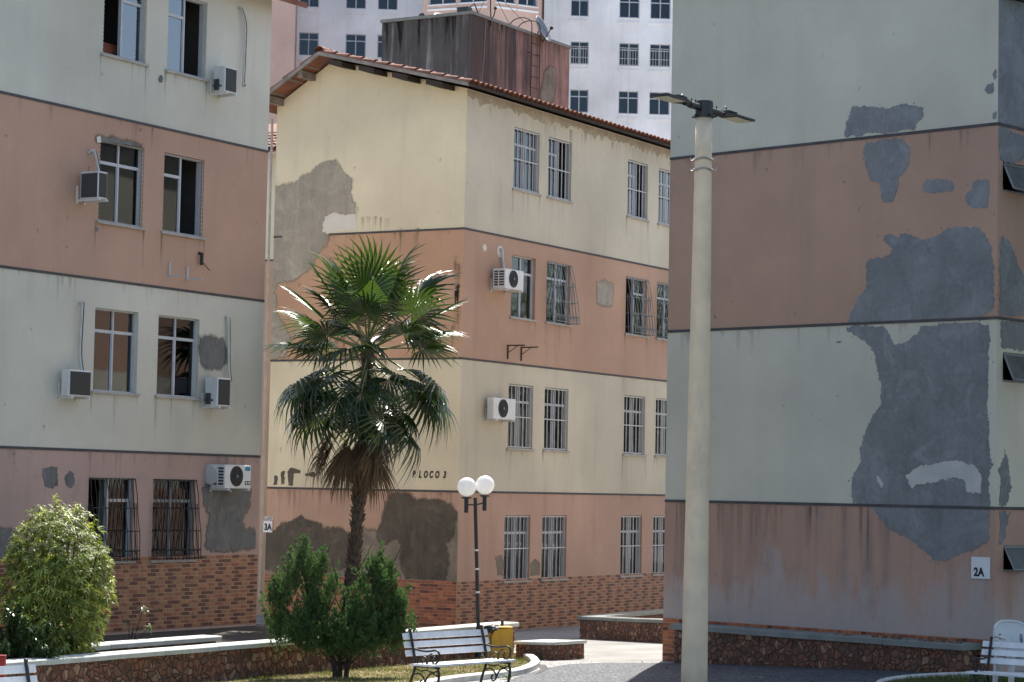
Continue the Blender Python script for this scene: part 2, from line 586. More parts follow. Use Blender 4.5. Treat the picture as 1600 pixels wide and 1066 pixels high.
M['mos_bk'] = mosaic('black_mosaic', (.04, .04, .045), (.07, .07, .075), (.025, .025, .025))

def lawnmat():
    t = NT('dry_lawn')
    c = t.mix(t.rampv(t.noise(1.6, 7, None, .6), .35, .65), (.13, .14, .05), (.33, .27, .16))
    c = t.mix(t.rampv(t.noise(30, 5), .4, .7, 0, .5), c, (.10, .09, .04))
    t.bump(t.noise(35, 8), 1, .03)
    return t.done(c, .95, .1)
M['lawn'] = lawnmat()

# ------------------------------------------------------------------ ground
def gsheet(name, pix, mat, dz, ext=None, step=1.0, lim=(-14, 18, 0, 40)):
    """a ground sheet following the gentle slopes: outline cut into a grid and laid on the terrain"""
    pts = [G(u, v) for u, v in pix]
    if ext:
        pts += ext
    import bmesh
    bm = bmesh.new()
    bm.faces.new([bm.verts.new((p.x, p.y, 0)) for p in pts])
    for ax in (0, 1):
        k = lim[ax * 2]
        while k <= lim[ax * 2 + 1]:
            co = (k, 0, 0) if ax == 0 else (0, k, 0)
            no = (1, 0, 0) if ax == 0 else (0, 1, 0)
            bmesh.ops.bisect_plane(bm, geom=bm.verts[:] + bm.edges[:] + bm.faces[:], plane_co=co, plane_no=no)
            k += step
    bm.normal_update()
    for f in bm.faces:
        if f.normal.z < 0:
            f.normal_flip()
    for v in bm.verts:
        v.co.z = gz(v.co.x, v.co.y) + dz
    me = bpy.data.meshes.new(name)
    bm.to_mesh(me)
    bm.free()
    me.materials.append(mat)
    o = bpy.data.objects.new(name, me)
    COL.objects.link(o)
    return struct(o)

q = 400
gsheet('ground', [], M['paving'], 0, [Vector((-q, -q, 0)), Vector((q, -q, 0)), Vector((q, q, 0)), Vector((-q, q, 0))])

V2 = lambda x, y: Vector((x, y, 0))
M['added_asphalt'] = plain('low_bounce_asphalt', (.14, .135, .125), .9, .2, 2, .5, 60)
gsheet('added_asphalt', [], M['added_asphalt'], .004, [V2(-45, -35), V2(45, -35), V2(45, 28.4), V2(-45, 28.4)])  # unseen dark ground added so less sun bounces onto the blocks
# mosaic pavement in front of the right block and towards the viewer, cut along the shadow edge
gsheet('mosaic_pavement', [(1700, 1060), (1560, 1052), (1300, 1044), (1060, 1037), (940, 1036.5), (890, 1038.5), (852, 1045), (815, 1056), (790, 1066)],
       M['mos_shade'], .008, [V2(-1.2, 26), V2(-2.5, 8), V2(14, 8), V2(14, 28)])
gsheet('light_mosaic', [(806, 1027), (868, 1032.5), (946, 1035.5), (940, 1036.5), (890, 1038.5), (852, 1045), (815, 1056), (760, 1082), (690, 1082), (700, 1068), (760, 1062), (806, 1056), (830, 1047), (836, 1040), (826, 1032)],
       M['mos_lt'], .006)
gsheet('black_mosaic_stripe', [(835, 1038), (852, 1040), (858, 1046), (846, 1052), (836, 1055), (846, 1047)], M['mos_bk'], .012)
gsheet('shade_path', [(250, 980), (420, 968), (560, 960), (640, 968), (800, 972), (806, 984), (640, 986), (430, 1006), (250, 1020)], M['added_asphalt'], .007)  # dark sheet; the shade behind the planter wall is put into its colour
lawn_px = [(806, 1027.5), (826, 1032), (835, 1040), (829, 1047), (805, 1055), (760, 1061), (700, 1068), (640, 1082), (560, 1120), (300, 1200), (60, 1180), (160, 1090), (430, 1040), (640, 1029)]
gsheet('lawn', lawn_px, M['lawn'], .010)
# kerb round the lawn's tip
def kerb(name, pts, wdt, h, mat, dz=0):
    mb = MB()
    k = len(pts)
    prev = None
    ring = []
    for i, p in enumerate(pts):
        t = (pts[min(i + 1, k - 1)] - pts[max(i - 1, 0)])
        t.z = 0
        t.normalize()
        nn = Vector((t.y, -t.x, 0))
        z = gz(p.x, p.y)
        ring.append([Vector((*(p + nn * a).xy, z + b)) for a, b in ((wdt / 2, -.1), (wdt / 2, h - .02), (wdt / 2 - .02, h), (-wdt / 2 + .02, h), (-wdt / 2, h - .02), (-wdt / 2, -.1))])
    for i in range(k - 1):
        for j in range(5):
            mb.face([ring[i][j], ring[i + 1][j], ring[i + 1][j + 1], ring[i][j + 1]])
    mb.face(ring[0]); mb.face(ring[-1][::-1])
    o = build(mb, name, mat)
    return struct(o)
def smooth_pts(P, n=6):
    out = []
    for i in range(len(P) - 1):
        p0, p1, p2, p3 = P[max(i - 1, 0)], P[i], P[i + 1], P[min(i + 2, len(P) - 1)]
        for k in range(n):
            t = k / n
            out.append(.5 * ((2 * p1) + (-p0 + p2) * t + (2 * p0 - 5 * p1 + 4 * p2 - p3) * t * t + (-p0 + 3 * p1 - 3 * p2 + p3) * t ** 3))
    out.append(P[-1])
    return out
M['bounce_sheet'] = plain('pale_bounce_concrete', (.58, .57, .55), .95, .1, 1, .3)
gsheet('bounce_sheet', [], M['bounce_sheet'], .01, [V2(-45, 74), V2(45, 74), V2(45, 126), V2(-45, 126)], 10)  # unseen pale sheet added to bounce sunlight up onto the tower
kerb('lawn_kerb', smooth_pts([G(*p) for p in ((500, 1140), (560, 1112), (640, 1082), (700, 1069), (760, 1062), (805, 1056), (829, 1048), (836, 1040), (827, 1032), (808, 1027.5))]), .13, .10, M['kerb'])

# ------------------------------------------------------------------ facades
EC = R(30.29)
dC1 = Vector((sin(EC), cos(EC), 0)); nC1 = Vector((cos(EC), -sin(EC), 0))
dC2 = Vector((-cos(EC), sin(EC), 0)); nC2 = Vector((-sin(EC), -cos(EC), 0))
PC = (-1.026, 47.865)
C1 = Face(PC, dC1, nC1)          # long side of the middle block, windows
C2 = Face(PC, dC2, nC2)          # its blank gable
EL = R(30.8)
dL = Vector((sin(EL), cos(EL), 0)); nL = Vector((cos(EL), -sin(EL), 0))
PL = (-4.392, 41.307)
L1 = Face(PL, dL, nL)            # s < 0 towards the viewer
ER = R(43.6)
dR2 = Vector((cos(ER), -sin(ER), 0)); nR2 = Vector((-sin(ER), -cos(ER), 0))
PR = (2.441, 36.733)
R2 = Face(PR, dR2, nR2)          # blank gable of the right block, s grows to the right/near
WR = 5.955
PR1 = R2.w(WR, 0)
dR1 = Vector((sin(ER), cos(ER), 0)); nR1 = Vector((cos(ER), -sin(ER), 0))
R1 = Face((PR1.x, PR1.y), dR1, nR1)

def wall(mb, F, s0, s1, bands, wins, mats, zsplit=()):
    """facade with real openings; bands = [(z0, z1, matindex)]"""
    S = sorted({s0, s1, *[w_[0] for w_ in wins], *[w_[1] for w_ in wins]})
    Z = sorted({*[b_[0] for b_ in bands], *[b_[1] for b_ in bands], *[w_[2] for w_ in wins], *[w_[3] for w_ in wins]})
    for i in range(len(S) - 1):
        for j in range(len(Z) - 1):
            cs, cz = (S[i] + S[i + 1]) / 2, (Z[j] + Z[j + 1]) / 2
            if any(w_[0] < cs < w_[1] and w_[2] < cz < w_[3] for w_ in wins):
                continue
            mi = [b_[2] for b_ in bands if b_[0] < cz < b_[1]]
            if not mi:
                continue
            mb.face([F.w(S[i], Z[j]), F.w(S[i + 1], Z[j]), F.w(S[i + 1], Z[j + 1]), F.w(S[i], Z[j + 1])], mi[0])
    for (a, b, c, d) in wins:
        mi = [b_[2] for b_ in bands if b_[0] < (c + d) / 2 < b_[1]][0]
        e = -.16
        for p, q_ in (((a, c), (a, d)), ((b, d), (b, c)), ((a, d), (b, d)), ((b, c), (a, c))):
            mb.face([F.w(*p, 0), F.w(*q_, 0), F.w(*q_, e), F.w(*p, e)], mi)

def curtain_mb(F, s0, s1, z0, z1, o):
    mb = MB()
    n = 14
    P = [(s0 + (s1 - s0) * i / n, o + .02 * sin(i * 1.9) + .01 * sin(i * 4.1)) for i in range(n + 1)]
    for (a, oa), (b, ob) in zip(P, P[1:]):
        mb.face([F.w(a, z0, oa), F.w(b, z0, ob), F.w(b, z1, ob), F.w(a, z1, oa)])
    return mb

def make_window(F, bld, win, style='slide', grille=None, open_=None, curtain=None, glass='glass', frame='alu', sill=True, rf=None):
    s0, s1, z0, z1 = win
    W_, H_ = s1 - s0, z1 - z0
    o0, o1 = -.13, -.07
    fm = MB()
    t = .026
    for a, b, c, d in ((s0, s1, z0, z0 + t), (s0, s1, z1 - t, z1), (s0, s0 + t, z0 + t, z1 - t), (s1 - t, s1, z0 + t, z1 - t)):
        fm.fbox(F, a, b, c, d, o0 - .02, o1)
    cm = (s0 + s1) / 2
    zt = z1 - .27 * H_
    fm.fbox(F, cm - .017, cm + .017, z0 + t, z1 - t, o0 - .01, o1 - .008)
    wo = None
    leaves = [(s0 + t, cm - .017), (cm + .017, s1 - t)]
    for k, (a, b) in enumerate(leaves):
        if open_ == k:
            continue
        fm.fbox(F, a, b, zt - .025, zt + .025, o0 + .005, o1 - .012)
        fm.fbox(F, a, a + .016, z0 + t, zt - .025, o0 + .01, o1 - .02)
        fm.fbox(F, b - .016, b, z0 + t, zt - .025, o0 + .01, o1 - .02)
    wo = build(fm, 'window', M[frame], bld)
    for k, (a, b) in enumerate(leaves):
        if open_ == k:
            continue
        for c, d in ((z0 + t, zt - .025), (zt + .025, z1 - t)):
            pm = MB()
            pm.fbox(F, a, b, c, d, o0 + .018, o0 + .024)
            build(pm, 'pane', M[glass], wo)
    if sill:
        sm = MB()
        sm.fbox(F, s0 - .05, s1 + .05, z0 - .04, z0 - .001, -.15, .045)
        build(sm, 'sill', M['sill'], wo)
    rm = MB()
    dp = -1.3
    a, b, c, d = s0 - .25, s1 + .25, z0 - .4, z1 + .2
    for P in ([(a, c, dp), (b, c, dp), (b, d, dp), (a, d, dp)],
              [(a, c, -.17), (a, c, dp), (a, d, dp), (a, d, -.17)], [(b, c, dp), (b, c, -.17), (b, d, -.17), (b, d, dp)],
              [(a, c, -.17), (b, c, -.17), (b, c, dp), (a, c, dp)], [(a, d, dp), (b, d, dp), (b, d, -.17), (a, d, -.17)]):
        rm.face([F.w(*p) for p in P])
    build(rm, 'room_interior', M['room'], wo)
    if curtain:
        kind, fa, fb = curtain
        build(curtain_mb(F, s0 + W_ * fa, s0 + W_ * fb, z0 + .02, z1 - .02, -.26), 'curtain', M[kind], wo)
    if grille == 'bars':
        gm = MB()
        n = 7
        for i in range(n):
            s = s0 + .035 + (W_ - .07) * i / (n - 1)
            gm.fbox(F, s - .0075, s + .0075, z0 + .012, z1 - .012, -.055, -.037)
        for z in (z0 + .03, z0 + H_ * .49, z1 - .03):
            gm.fbox(F, s0 + .002, s1 - .002, z - .011, z + .011, -.036, -.024)
        build(gm, 'grille', M['bar'], wo)
    elif grille == 'bulge':
        gm = MB()
        n = 9 if F is C1 else 12
        out = lambda f: .03 + (.24 if F is C1 else .15) * max(0., (1 - f)) ** .8
        fs = [0, .06, .3, .55, .8, 1]
        for i in range(n):
            s = s0 + W_ * i / (n - 1)
            pts = []
            for f in fs:
                wob = .018 * sin(f * 14 + i * 2.1)
                pts.append(F.w(s + wob, z0 + H_ * f, out(f)))
            gm.tube(pts, .0075, 4)
        for f in (.02, .12, .36, .64, .99):
            z = z0 + H_ * f
            o = out(f)
            gm.tube([F.w(s0, z, .0), F.w(s0, z, o), F.w(s1, z, o), F.w(s1, z, .0)], .008, 4)
        for s in (s0, s1):                                   # side bars between wall and front
            for g in (.33, .66):
                gm.tube([F.w(s, z0 + H_ * f, out(f) * g) for f in (0, .35, .7)], .006, 4)
        for i in range(n - 1):                               # scrolls along the foot
            c = s0 + W_ * (i + .5) / (n - 1)
            gm.tube([F.w(c + .035 * cos(a_), z0 + .10 * H_ + .05 * sin(a_), out(.08)) for a_ in [k * pi / 4 for k in range(9)]], .005, 4)
        build(gm, 'grille', M[rf or 'iron'], wo)
    elif grille == 'net':
        gm = MB()
        for (a, b, c, d) in ((s0 + .01, s1 - .01, z0 + .02, z0 + .02), (s0 + .01, s1 - .01, z1 - .02, z1 - .02)):
            gm.tube([F.w(a, c, -.02), F.w(b, d, -.02)], .006, 4)
        for s_ in (s0 + .012, s1 - .012):
            gm.tube([F.w(s_, z0 + .02, -.02), F.w(s_, z1 - .02, -.02)], .005, 4)
        nb_ = int(H_ / .07)
        for i in range(nb_):                              # knots where the net is laced to its cord
            z = z0 + .03 + (H_ - .06) * i / nb_
            for s_ in (s0 + .012, s1 - .012):
                gm.fbox(F, s_ - .010, s_ + .010, z - .010, z + .010, -.028, -.010)
        build(gm, 'safety_net', M['bar'], wo)
    return wo

def winpx(F, tl, br):
    s0, z1 = F.px(*tl)
    s1, z0 = F.px(*br)
    return (min(s0, s1), max(s0, s1), z0, z1)

def band(F, bld, z, s0, s1, h=.042):
    mb = MB()
    mb.fbox(F, s0, s1, z - h / 2, z + h / 2, -.02, .012)
    return build(mb, 'string_course', M['line'], bld)

def jag(pts, amp=.02, step=.05, seed=0):
    """roughen an outline the way broken render edges run"""
    out = []
    k = len(pts)
    for i in range(k):
        a, b = Vector((*pts[i], 0)), Vector((*pts[(i + 1) % k], 0))
        L_ = (b - a).length
        n = max(1, int(L_ / step))
        t = (b - a) / max(L_, 1e-6)
        nn = Vector((-t.y, t.x, 0))
        for j in range(n):
            p = a + (b - a) * (j / n)
            f = mn.noise(Vector((p.x * 3.1 + seed, p.y * 3.1, seed))) * 1.3 + mn.noise(Vector((p.x * 11 + seed, p.y * 11, seed))) * 1.3 + mn.noise(Vector((p.x * 29 + seed, p.y * 29, seed))) * 1.5
            p = p + nn * f * amp
            out.append((p.x, p.y))
    return out

def patch(F, bld, cpts, ox, oy, sc, mat, thick=.006, base=.0, amp=.02, name='cement_patch', seed=None, clip=None):
    pts = [F.px(ox + x / sc, oy + y / sc) for x, y in cpts]
    core = pts
    pts = jag(pts, amp, .025, seed if seed is not None else random.random() * 50)
    if clip:
        pts = [(min(max(s, clip[0]), clip[1]), min(max(z, clip[2]), clip[3])) for s, z in pts]
    mb = MB()
    mb.slab(F, pts, base - .004, base + thick)
    o = build(mb, name, M[mat], bld)
    if mat in ('cem_dk', 'cem_md', 'cem_l', 'cem_c') and max(p[0] for p in core) - min(p[0] for p in core) > .45:     # damp spreading past the edge
        hm = MB()
        fd = []
        k_ = len(pts)
        sg = 1 if sum(pts[i][0] * pts[(i + 1) % k_][1] - pts[(i + 1) % k_][0] * pts[i][1] for i in range(k_)) > 0 else -1
        outp = []
        for i in range(k_):
            a_, b_ = pts[i - 3], pts[(i + 3) % k_]
            t_ = Vector((b_[0] - a_[0], b_[1] - a_[1], 0))
            if t_.length < 1e-6:
                t_ = Vector((1, 0, 0))
            t_.normalize()
            r_ = .05 + .07 * (mn.noise(Vector((pts[i][0] * 4, pts[i][1] * 4, 7))) + .6)
            q_ = (pts[i][0] + t_.y * sg * r_, pts[i][1] - t_.x * sg * r_)
            if clip:
                q_ = (min(max(q_[0], clip[0]), clip[1]), min(max(q_[1], clip[2]), clip[3]))
            outp.append(q_)
        for i in range(k_):
            hm.v.append(tuple(F.w(*pts[i], base + thick * .8))); hm.v.append(tuple(F.w(*outp[i], .0012)))
            fd += [1, 0]
        for i in range(k_):
            j_ = (i + 1) % k_
            hm.f.append((2 * i, 2 * j_, 2 * j_ + 1, 2 * i + 1)); hm.m.append(0)
        ho_ = build(hm, 'damp_edge', M['halo_c' if mat == 'cem_c' else 'halo'], o)
        ho_.data.attributes.new('fade', 'FLOAT', 'POINT').data.foreach_set('value', fd)
    cm = MB()                                            # loose flakes lost along the broken edge
    rr_ = random.Random(len(pts) + int(1000 * amp))
    xs_ = [p[0] for p in core]; zs_ = [p[1] for p in core]
    if max(xs_) - min(xs_) > .35:
        for k in range(len(pts) // 9):
            a_ = pts[rr_.randrange(len(pts))]
            cs, cz = a_[0] + rr_.gauss(0, .045), a_[1] + rr_.gauss(0, .045)
            if clip and not (clip[0] + .03 < cs < clip[1] - .03 and clip[2] + .03 < cz < clip[3]):
                continue
            r0 = rr_.uniform(.004, .014)
            cm.slab(F, [(cs + r0 * rr_.uniform(.6, 1.3) * cos(t_), cz + r0 * rr_.uniform(.6, 1.3) * sin(t_)) for t_ in (0, 1.1, 2.1, 3.1, 4.2, 5.3)], base - .003, base + thick * .6 + k * 1e-5)
        if cm.f:
            fo = build(cm, 'loose_flakes', M[mat], o)
            fo['kind'] = 'stuff'
    return o

# ------------------------------------------------------------------ ceramic brick-pattern tiles
TW, TH = .45, .40
def tile_mesh(kind, k):
    """one glazed wall tile: raised brick faces with grout between, local x along the wall, y outwards, z up"""
    rnd = random.Random(100 + k + (50 if kind == 'red' else 0))
    mb = MB()
    e = .0015
    mb.box8([(e, 0, e), (TW - e, 0, e), (TW - e, .010, e), (e, .010, e), (e, 0, TH - e), (TW - e, 0, TH - e), (TW - e, .010, TH - e), (e, .010, TH - e)], 0)
    rows = 6
    rh = TH / rows
    for r in range(rows):
        if kind == 'tan':
            cuts = [0, .215, .33, TW] if r % 2 == 0 else [0, .09, .29, TW]
            cols = [[3, 1, 1], [1, 2, 1], [1, 1, 3], [1, 3, 1], [3, 1, 2], [1, 3, 1]]
            cc = cols[(r + k * 2) % 6]
        else:
            cuts = [0, .225, TW] if r % 2 == 0 else [0, .11, .335, TW]
            cc = [rnd.choice((2, 2, 3, 4)) for _ in cuts]
        for i in range(len(cuts) - 1):
            g = .005
            x0, x1 = cuts[i] + g, cuts[i + 1] - g
            z0, z1 = r * rh + g, (r + 1) * rh - g
            mi = cc[i % len(cc)]
            y0, y1 = .009, .016 + rnd.uniform(-.002, .002)
            b = .004
            A = [(x0, y0, z0), (x1, y0, z0), (x1, y0, z1), (x0, y0, z1)]
            B = [(x0 + b, y1, z0 + b), (x1 - b, y1, z0 + b), (x1 - b, y1, z1 - b), (x0 + b, y1, z1 - b)]
            mb.face(B, mi)
            for q_ in range(4):
                p_ = (q_ + 1) % 4
                mb.face([A[q_], A[p_], B[p_], B[q_]], mi)
    me = bpy.data.meshes.new('brick_tile')
    # mirror so that y is outward with a right-handed frame whatever the wall
    me.from_pydata(mb.v, [], mb.f)
    for mt in (M['grout'] if kind == 'tan' else M['grout2'], M['bk_tan'], M['bk_red'], M['bk_dk'], M['bk_or']):
        me.materials.append(mt)
    me.polygons.foreach_set('material_index', mb.m)
    me.update()
    return me
TILES = {k: [tile_mesh(k, i) for i in range(4)] for k in ('tan', 'red')}

def clad(F, bld, kind, s0, s1, ztop, rows, zbot=-1):
    """tiles laid from the top line down, leftmost first; s along the wall"""
    n = max(1, int(math.ceil((s1 - s0) / TW - .02)))
    wdt = (s1 - s0) / n
    # local frame: x -> d, y -> n, z -> up ; d x n may be left-handed, then flip with scale
    hand = F.d.cross(F.n).z
    for r in range(rows):
        for c in range(n):
            me = TILES[kind][(c + r * 2) % 4]
            if hand > 0:
                o = inst(me, 'brick_tile', bld, F.w(s0 + c * wdt, ztop - (r + 1) * TH, 0), (0, 0, math.atan2(F.d.y, F.d.x)))
                o.scale = (wdt / TW, 1, 1)
            else:
                o = inst(me, 'brick_tile', bld, F.w(s0 + (c + 1) * wdt, ztop - (r + 1) * TH, 0), (0, 0, math.atan2(-F.d.y, -F.d.x)))
                o.scale = (wdt / TW, 1, 1)

def tile_strip(mb, p0, p1, r=.085, lift=.0, n=5, taper=.82, upv=Vector((0, 0, 1))):
    """one barrel roof tile from p0 (low) to p1 (high)"""
    d = (p1 - p0).normalized()
    sd_ = d.cross(upv).normalized()
    nn = sd_.cross(d).normalized()
    A, B = [], []
    for i in range(n + 1):
        a = pi * i / n
        A.append(p0 + sd_ * (cos(a) * r) + nn * (sin(a) * r * .8 + lift))
        B.append(p1 + sd_ * (cos(a) * r * taper) + nn * (sin(a) * r * .8 * taper + lift - .02))
    th = nn * -.015
    for i in range(n):
        mb.face([A[i], A[i + 1], B[i + 1], B[i]])
        mb.face([A[i + 1] + th, A[i] + th, B[i] + th, B[i + 1] + th])
        mb.face([A[i], A[i] + th, A[i + 1] + th, A[i + 1]])

# ------------------------------------------------------------------ MIDDLE BLOCK (C)
bC = thing('apartment_block', 'middle cream and orange apartment block with clay tile roof and BLOCO 3 on its gable', 'building', (PC[0], PC[1], gz(*PC)))
zc1, zc2, zc3 = 2.655, 5.375, 8.045
ztopC = C1.px(733, 139)[1]
WG = 4.63
LCL = 22.0
wl, rl, rr_ = C2.px(436, 164), C2.px(521, 95), C2.px(733, 139)
WG = C2.px(428, 368)[0]
ridge_s, ridge_z = rl
left_z = wl[1]
rows_px = [
    [((804, 197), (842, 305)), ((857.5, 213.5), (892, 315.5)), ((981.5, 249), (1011.5, 343.6)), ((1030, 262), (1059, 356))],
    [((799.6, 397), (835.5, 501)), ((855, 408), (890, 508)), ((978.4, 433), (1010, 525)), ((1027, 440.7), (1058, 534))],
    [((795, 600), (831.6, 701)), ((851.4, 605.6), (886.8, 705)), ((975.7, 616.8), (1007, 710.5)), ((1025, 621), (1056, 714))],
    [((788.6, 805), (827, 906)), ((847.5, 805.5), (884, 904.5)), ((970.6, 805.5), (1002, 898)), ((1021, 806), (1052, 896))]]
winsC = [[winpx(C1, *p) for p in row] for row in rows_px]
for row in winsC:                                # level each row
    zb = sum(w_[2] for w_ in row) / 4; zt = sum(w_[3] for w_ in row) / 4
    for i in range(4):
        row[i] = (row[i][0], row[i][1], zb, zt)
# the same pattern goes on along the hidden part of the wall
extra = []
for row in winsC:
    step = row[2][0] - row[0][0]
    extra.append([(a + step * 2, b + step * 2, c, d) for a, b, c, d in row])
wm = MB()
bandsC = [(-1.0, zc1, 0), (zc1, zc2, 1), (zc2, zc3, 2), (zc3, ztopC, 3)]
allw = [w_ for row in winsC for w_ in row] + [w_ for row in extra for w_ in row]
wall(wm, C1, 0, LCL, bandsC, allw, None)
bandsG = [(-1.0, zc1, 4), (zc1, zc2, 5), (zc2, zc3, 6), (zc3, min(left_z, ztopC) - .05, 5)]
wall(wm, C2, 0, WG, bandsG, [], None)
zl = min(left_z, ztopC) - .05
wm.face([C2.w(0, zl), C2.w(0, ztopC), C2.w(ridge_s, ridge_z), C2.w(WG, left_z), C2.w(WG, zl)], 5)
back = C1.w(0, 0) + dC2 * WG
wm.face([C2.w(WG, -1), C2.w(WG, left_z), C2.w(WG, left_z) + dC1 * LCL, C2.w(WG, -1) + dC1 * LCL], 5)
wm.face([C2.w(0, -1) + dC1 * LCL, C2.w(0, ztopC) + dC1 * LCL, C2.w(ridge_s, ridge_z) + dC1 * LCL, C2.w(WG, left_z) + dC1 * LCL, C2.w(WG, -1) + dC1 * LCL], 5)
build(wm, 'wall', [M['salmon_side_low'], M['cream_side_shade'], M['salmon_side'], M['cream_side_shade'], M['salmon_low'], M['cream'], M['salmon']], bC)
for z in (zc1, zc2, zc3):
    band(C1, bC, z, .012, LCL)
band(C2, bC, zc1, 0, WG); band(C2, bC, zc2, 0, WG)
s_cut = C2.px(514, 366)[0]
band(C2, bC, zc3, 0, s_cut)
sA, sB = C2.px(428, 368)[0], C2.px(441, 368)[0]
band(C2, bC, zc3, sB, sA)
styles = [
    [dict(grille='bars', curtain=('curt_b', .05, .95)), dict(grille='bars', open_=1, curtain=('curt_w', .05, .3)), dict(grille='bars', open_=1, glass='glass_b', curtain=('curt_b', .0, .5)), dict(grille='bars', glass='glass_b', curtain=('curt_b', 0, .6))],
    [dict(curtain=('curt_w', .02, .98)), dict(grille='bulge', rf='alu_d', curtain=('curt_b', .02, .7)), dict(grille='bulge', rf='alu_d', open_=0), dict(grille='bulge', rf='alu_d', curtain=('curt_w', .3, .9))],
    [dict(grille='bars', curtain=('curt_g', .1, .9)), dict(grille='bars', glass='glass_d', curtain=('curt_g', .0, .5)), dict(grille='bars', glass='glass_d'), dict(grille='bars', glass='glass_d')],
    [dict(grille='bars', glass='glass_d'), dict(grille='bars', glass='glass_d', curtain=('curt_g', 0, .4)), dict(grille='bars', glass='glass_d'), dict(grille='bars', glass='glass_d')]]
for row, st in zip(winsC, styles):
    for w_, k in zip(row, st):
        make_window(C1, bC, w_, **k)
for row in extra:
    for w_ in row:
        make_window(C1, bC, w_, glass='glass_d')
# cladding
zcl = C1.px(800, 905)[1]
clad(C1, bC, 'tan', .0, 13.5, zcl, 3)
clad(C2, bC, 'red', .0, WG, zcl, 3)
# damp and repaired areas of the gable
patch(C2, bC, [(80, 205), (165, 190), (205, 155), (240, 140), (275, 105), (345, 90), (362, 110), (395, 150), (415, 165), (412, 235), (430, 280), (432, 318), (400, 330), (345, 312), (300, 335), (288, 400), (318, 412), (310, 450), (265, 500), (250, 545), (200, 590), (150, 610), (95, 625), (82, 660), (88, 760), (118, 800), (142, 850), (150, 900), (120, 945), (60, 958), (64, 700), (74, 400)], 400, 220, 2.805, 'cem_c', clip=(0, WG - .003, 0, 20))
patch(C2, bC, [(302, 334), (345, 314), (400, 330), (438, 320), (442, 388), (330, 403), (290, 402)], 400, 220, 2.805, 'pale', .009)
patch(C2, bC, [(282, 890), (300, 876), (322, 880), (325, 905), (300, 920), (283, 912)], 400, 220, 2.805, 'cem_dk')
cl = (0.0, WG - .003, zcl + .002, 20)
patch(C2, bC, [(28, 1060), (35, 845), (100, 830), (130, 800), (180, 785), (235, 760), (290, 785), (330, 795), (350, 830), (400, 815), (440, 825), (480, 850), (500, 880), (520, 840), (570, 825), (630, 835), (700, 800), (900, 760), (1040, 740), (1085, 760), (1092, 830), (1130, 880), (1140, 960), (1060, 1100), (760, 1100), (735, 1010), (690, 990), (670, 960), (650, 1020), (560, 1080), (440, 1070), (300, 1065)], 400, 580, 3.331, 'cem_md', .005, clip=cl)
patch(C2, bC, [(32, 1030), (37, 848), (100, 833), (130, 803), (180, 788), (235, 763), (290, 788), (330, 798), (350, 833), (400, 818), (440, 828), (480, 853), (500, 890), (495, 1010), (400, 1040), (250, 1050)], 400, 580, 3.331, 'cem_dk', .004, .006, clip=cl)
patch(C2, bC, [(632, 840), (660, 750), (690, 660), (720, 637), (790, 637), (830, 667), (900, 665), (960, 677), (1030, 707), (1046, 745), (1030, 850), (985, 900), (1000, 1000), (985, 1085), (780, 1085), (755, 1000), (760, 900), (720, 860), (680, 900), (640, 890)], 400, 580, 3.331, 'cem_dk', .004, .006, clip=cl)
for pts in ([(165, 520), (185, 503), (232, 515), (230, 530), (198, 535), (192, 598), (168, 598)], [(130, 530), (148, 520), (150, 590), (130, 592)], [(98, 545), (114, 545), (112, 590), (92, 592)], [(255, 535), (300, 528), (318, 540), (300, 548), (258, 545)]):
    patch(C2, bC, pts, 400, 580, 3.331, 'cem_dk', .004, amp=.012, name='stain_patch')
# little repair on the long side
patch(C1, bC, [(755, 500), (800, 495), (845, 515), (840, 625), (800, 630), (757, 615)], 720, 300, 3.553, 'cem_c', amp=.015)
patch(C1, bC, [(168, 970), (200, 960), (212, 1000), (205, 1066), (178, 1066)], 720, 560, 3.136, 'cem_md', amp=.015, clip=(0, 20, zcl + .002, 20))
patch(C1, bC, [(340, 1000), (365, 985), (388, 1000), (388, 1066), (340, 1066)], 720, 560, 3.136, 'cem_md', amp=.015, clip=(0, 20, zcl + .002, 20))
for cu, cv, r in ((132, 310, 14), (218, 330, 20)):
    pts = [(cu + r * cos(a_) * .8, cv + r * 1.6 * sin(a_)) for a_ in [k * pi / 5 for k in range(10)]]
    patch(C1, bC, pts, 720, 300, 3.553, 'pale', amp=.01, name='filler_patch')
# dirt run under the eaves: broken render lip
mb = MB()
rnd = random.Random(3)
s = 0.02
pts = []
while s < LCL - .2:
    pts.append((s, ztopC - .10 - .16 * rnd.random() ** 2 - .06 * (mn.noise(Vector((s, 0, 3))) + .5)))
    s += rnd.uniform(.05, .16)
pts += [(LCL - .1, ztopC - .02), (.02, ztopC - .02)]
mb.slab(C1, pts[::-1], -.003, .004)
M['eave_dirt'] = cement('eaves_dirt', (.42, .37, .28), (.33, .285, .21), .6)
build(mb, 'eaves_stain', M['eave_dirt'], bC)
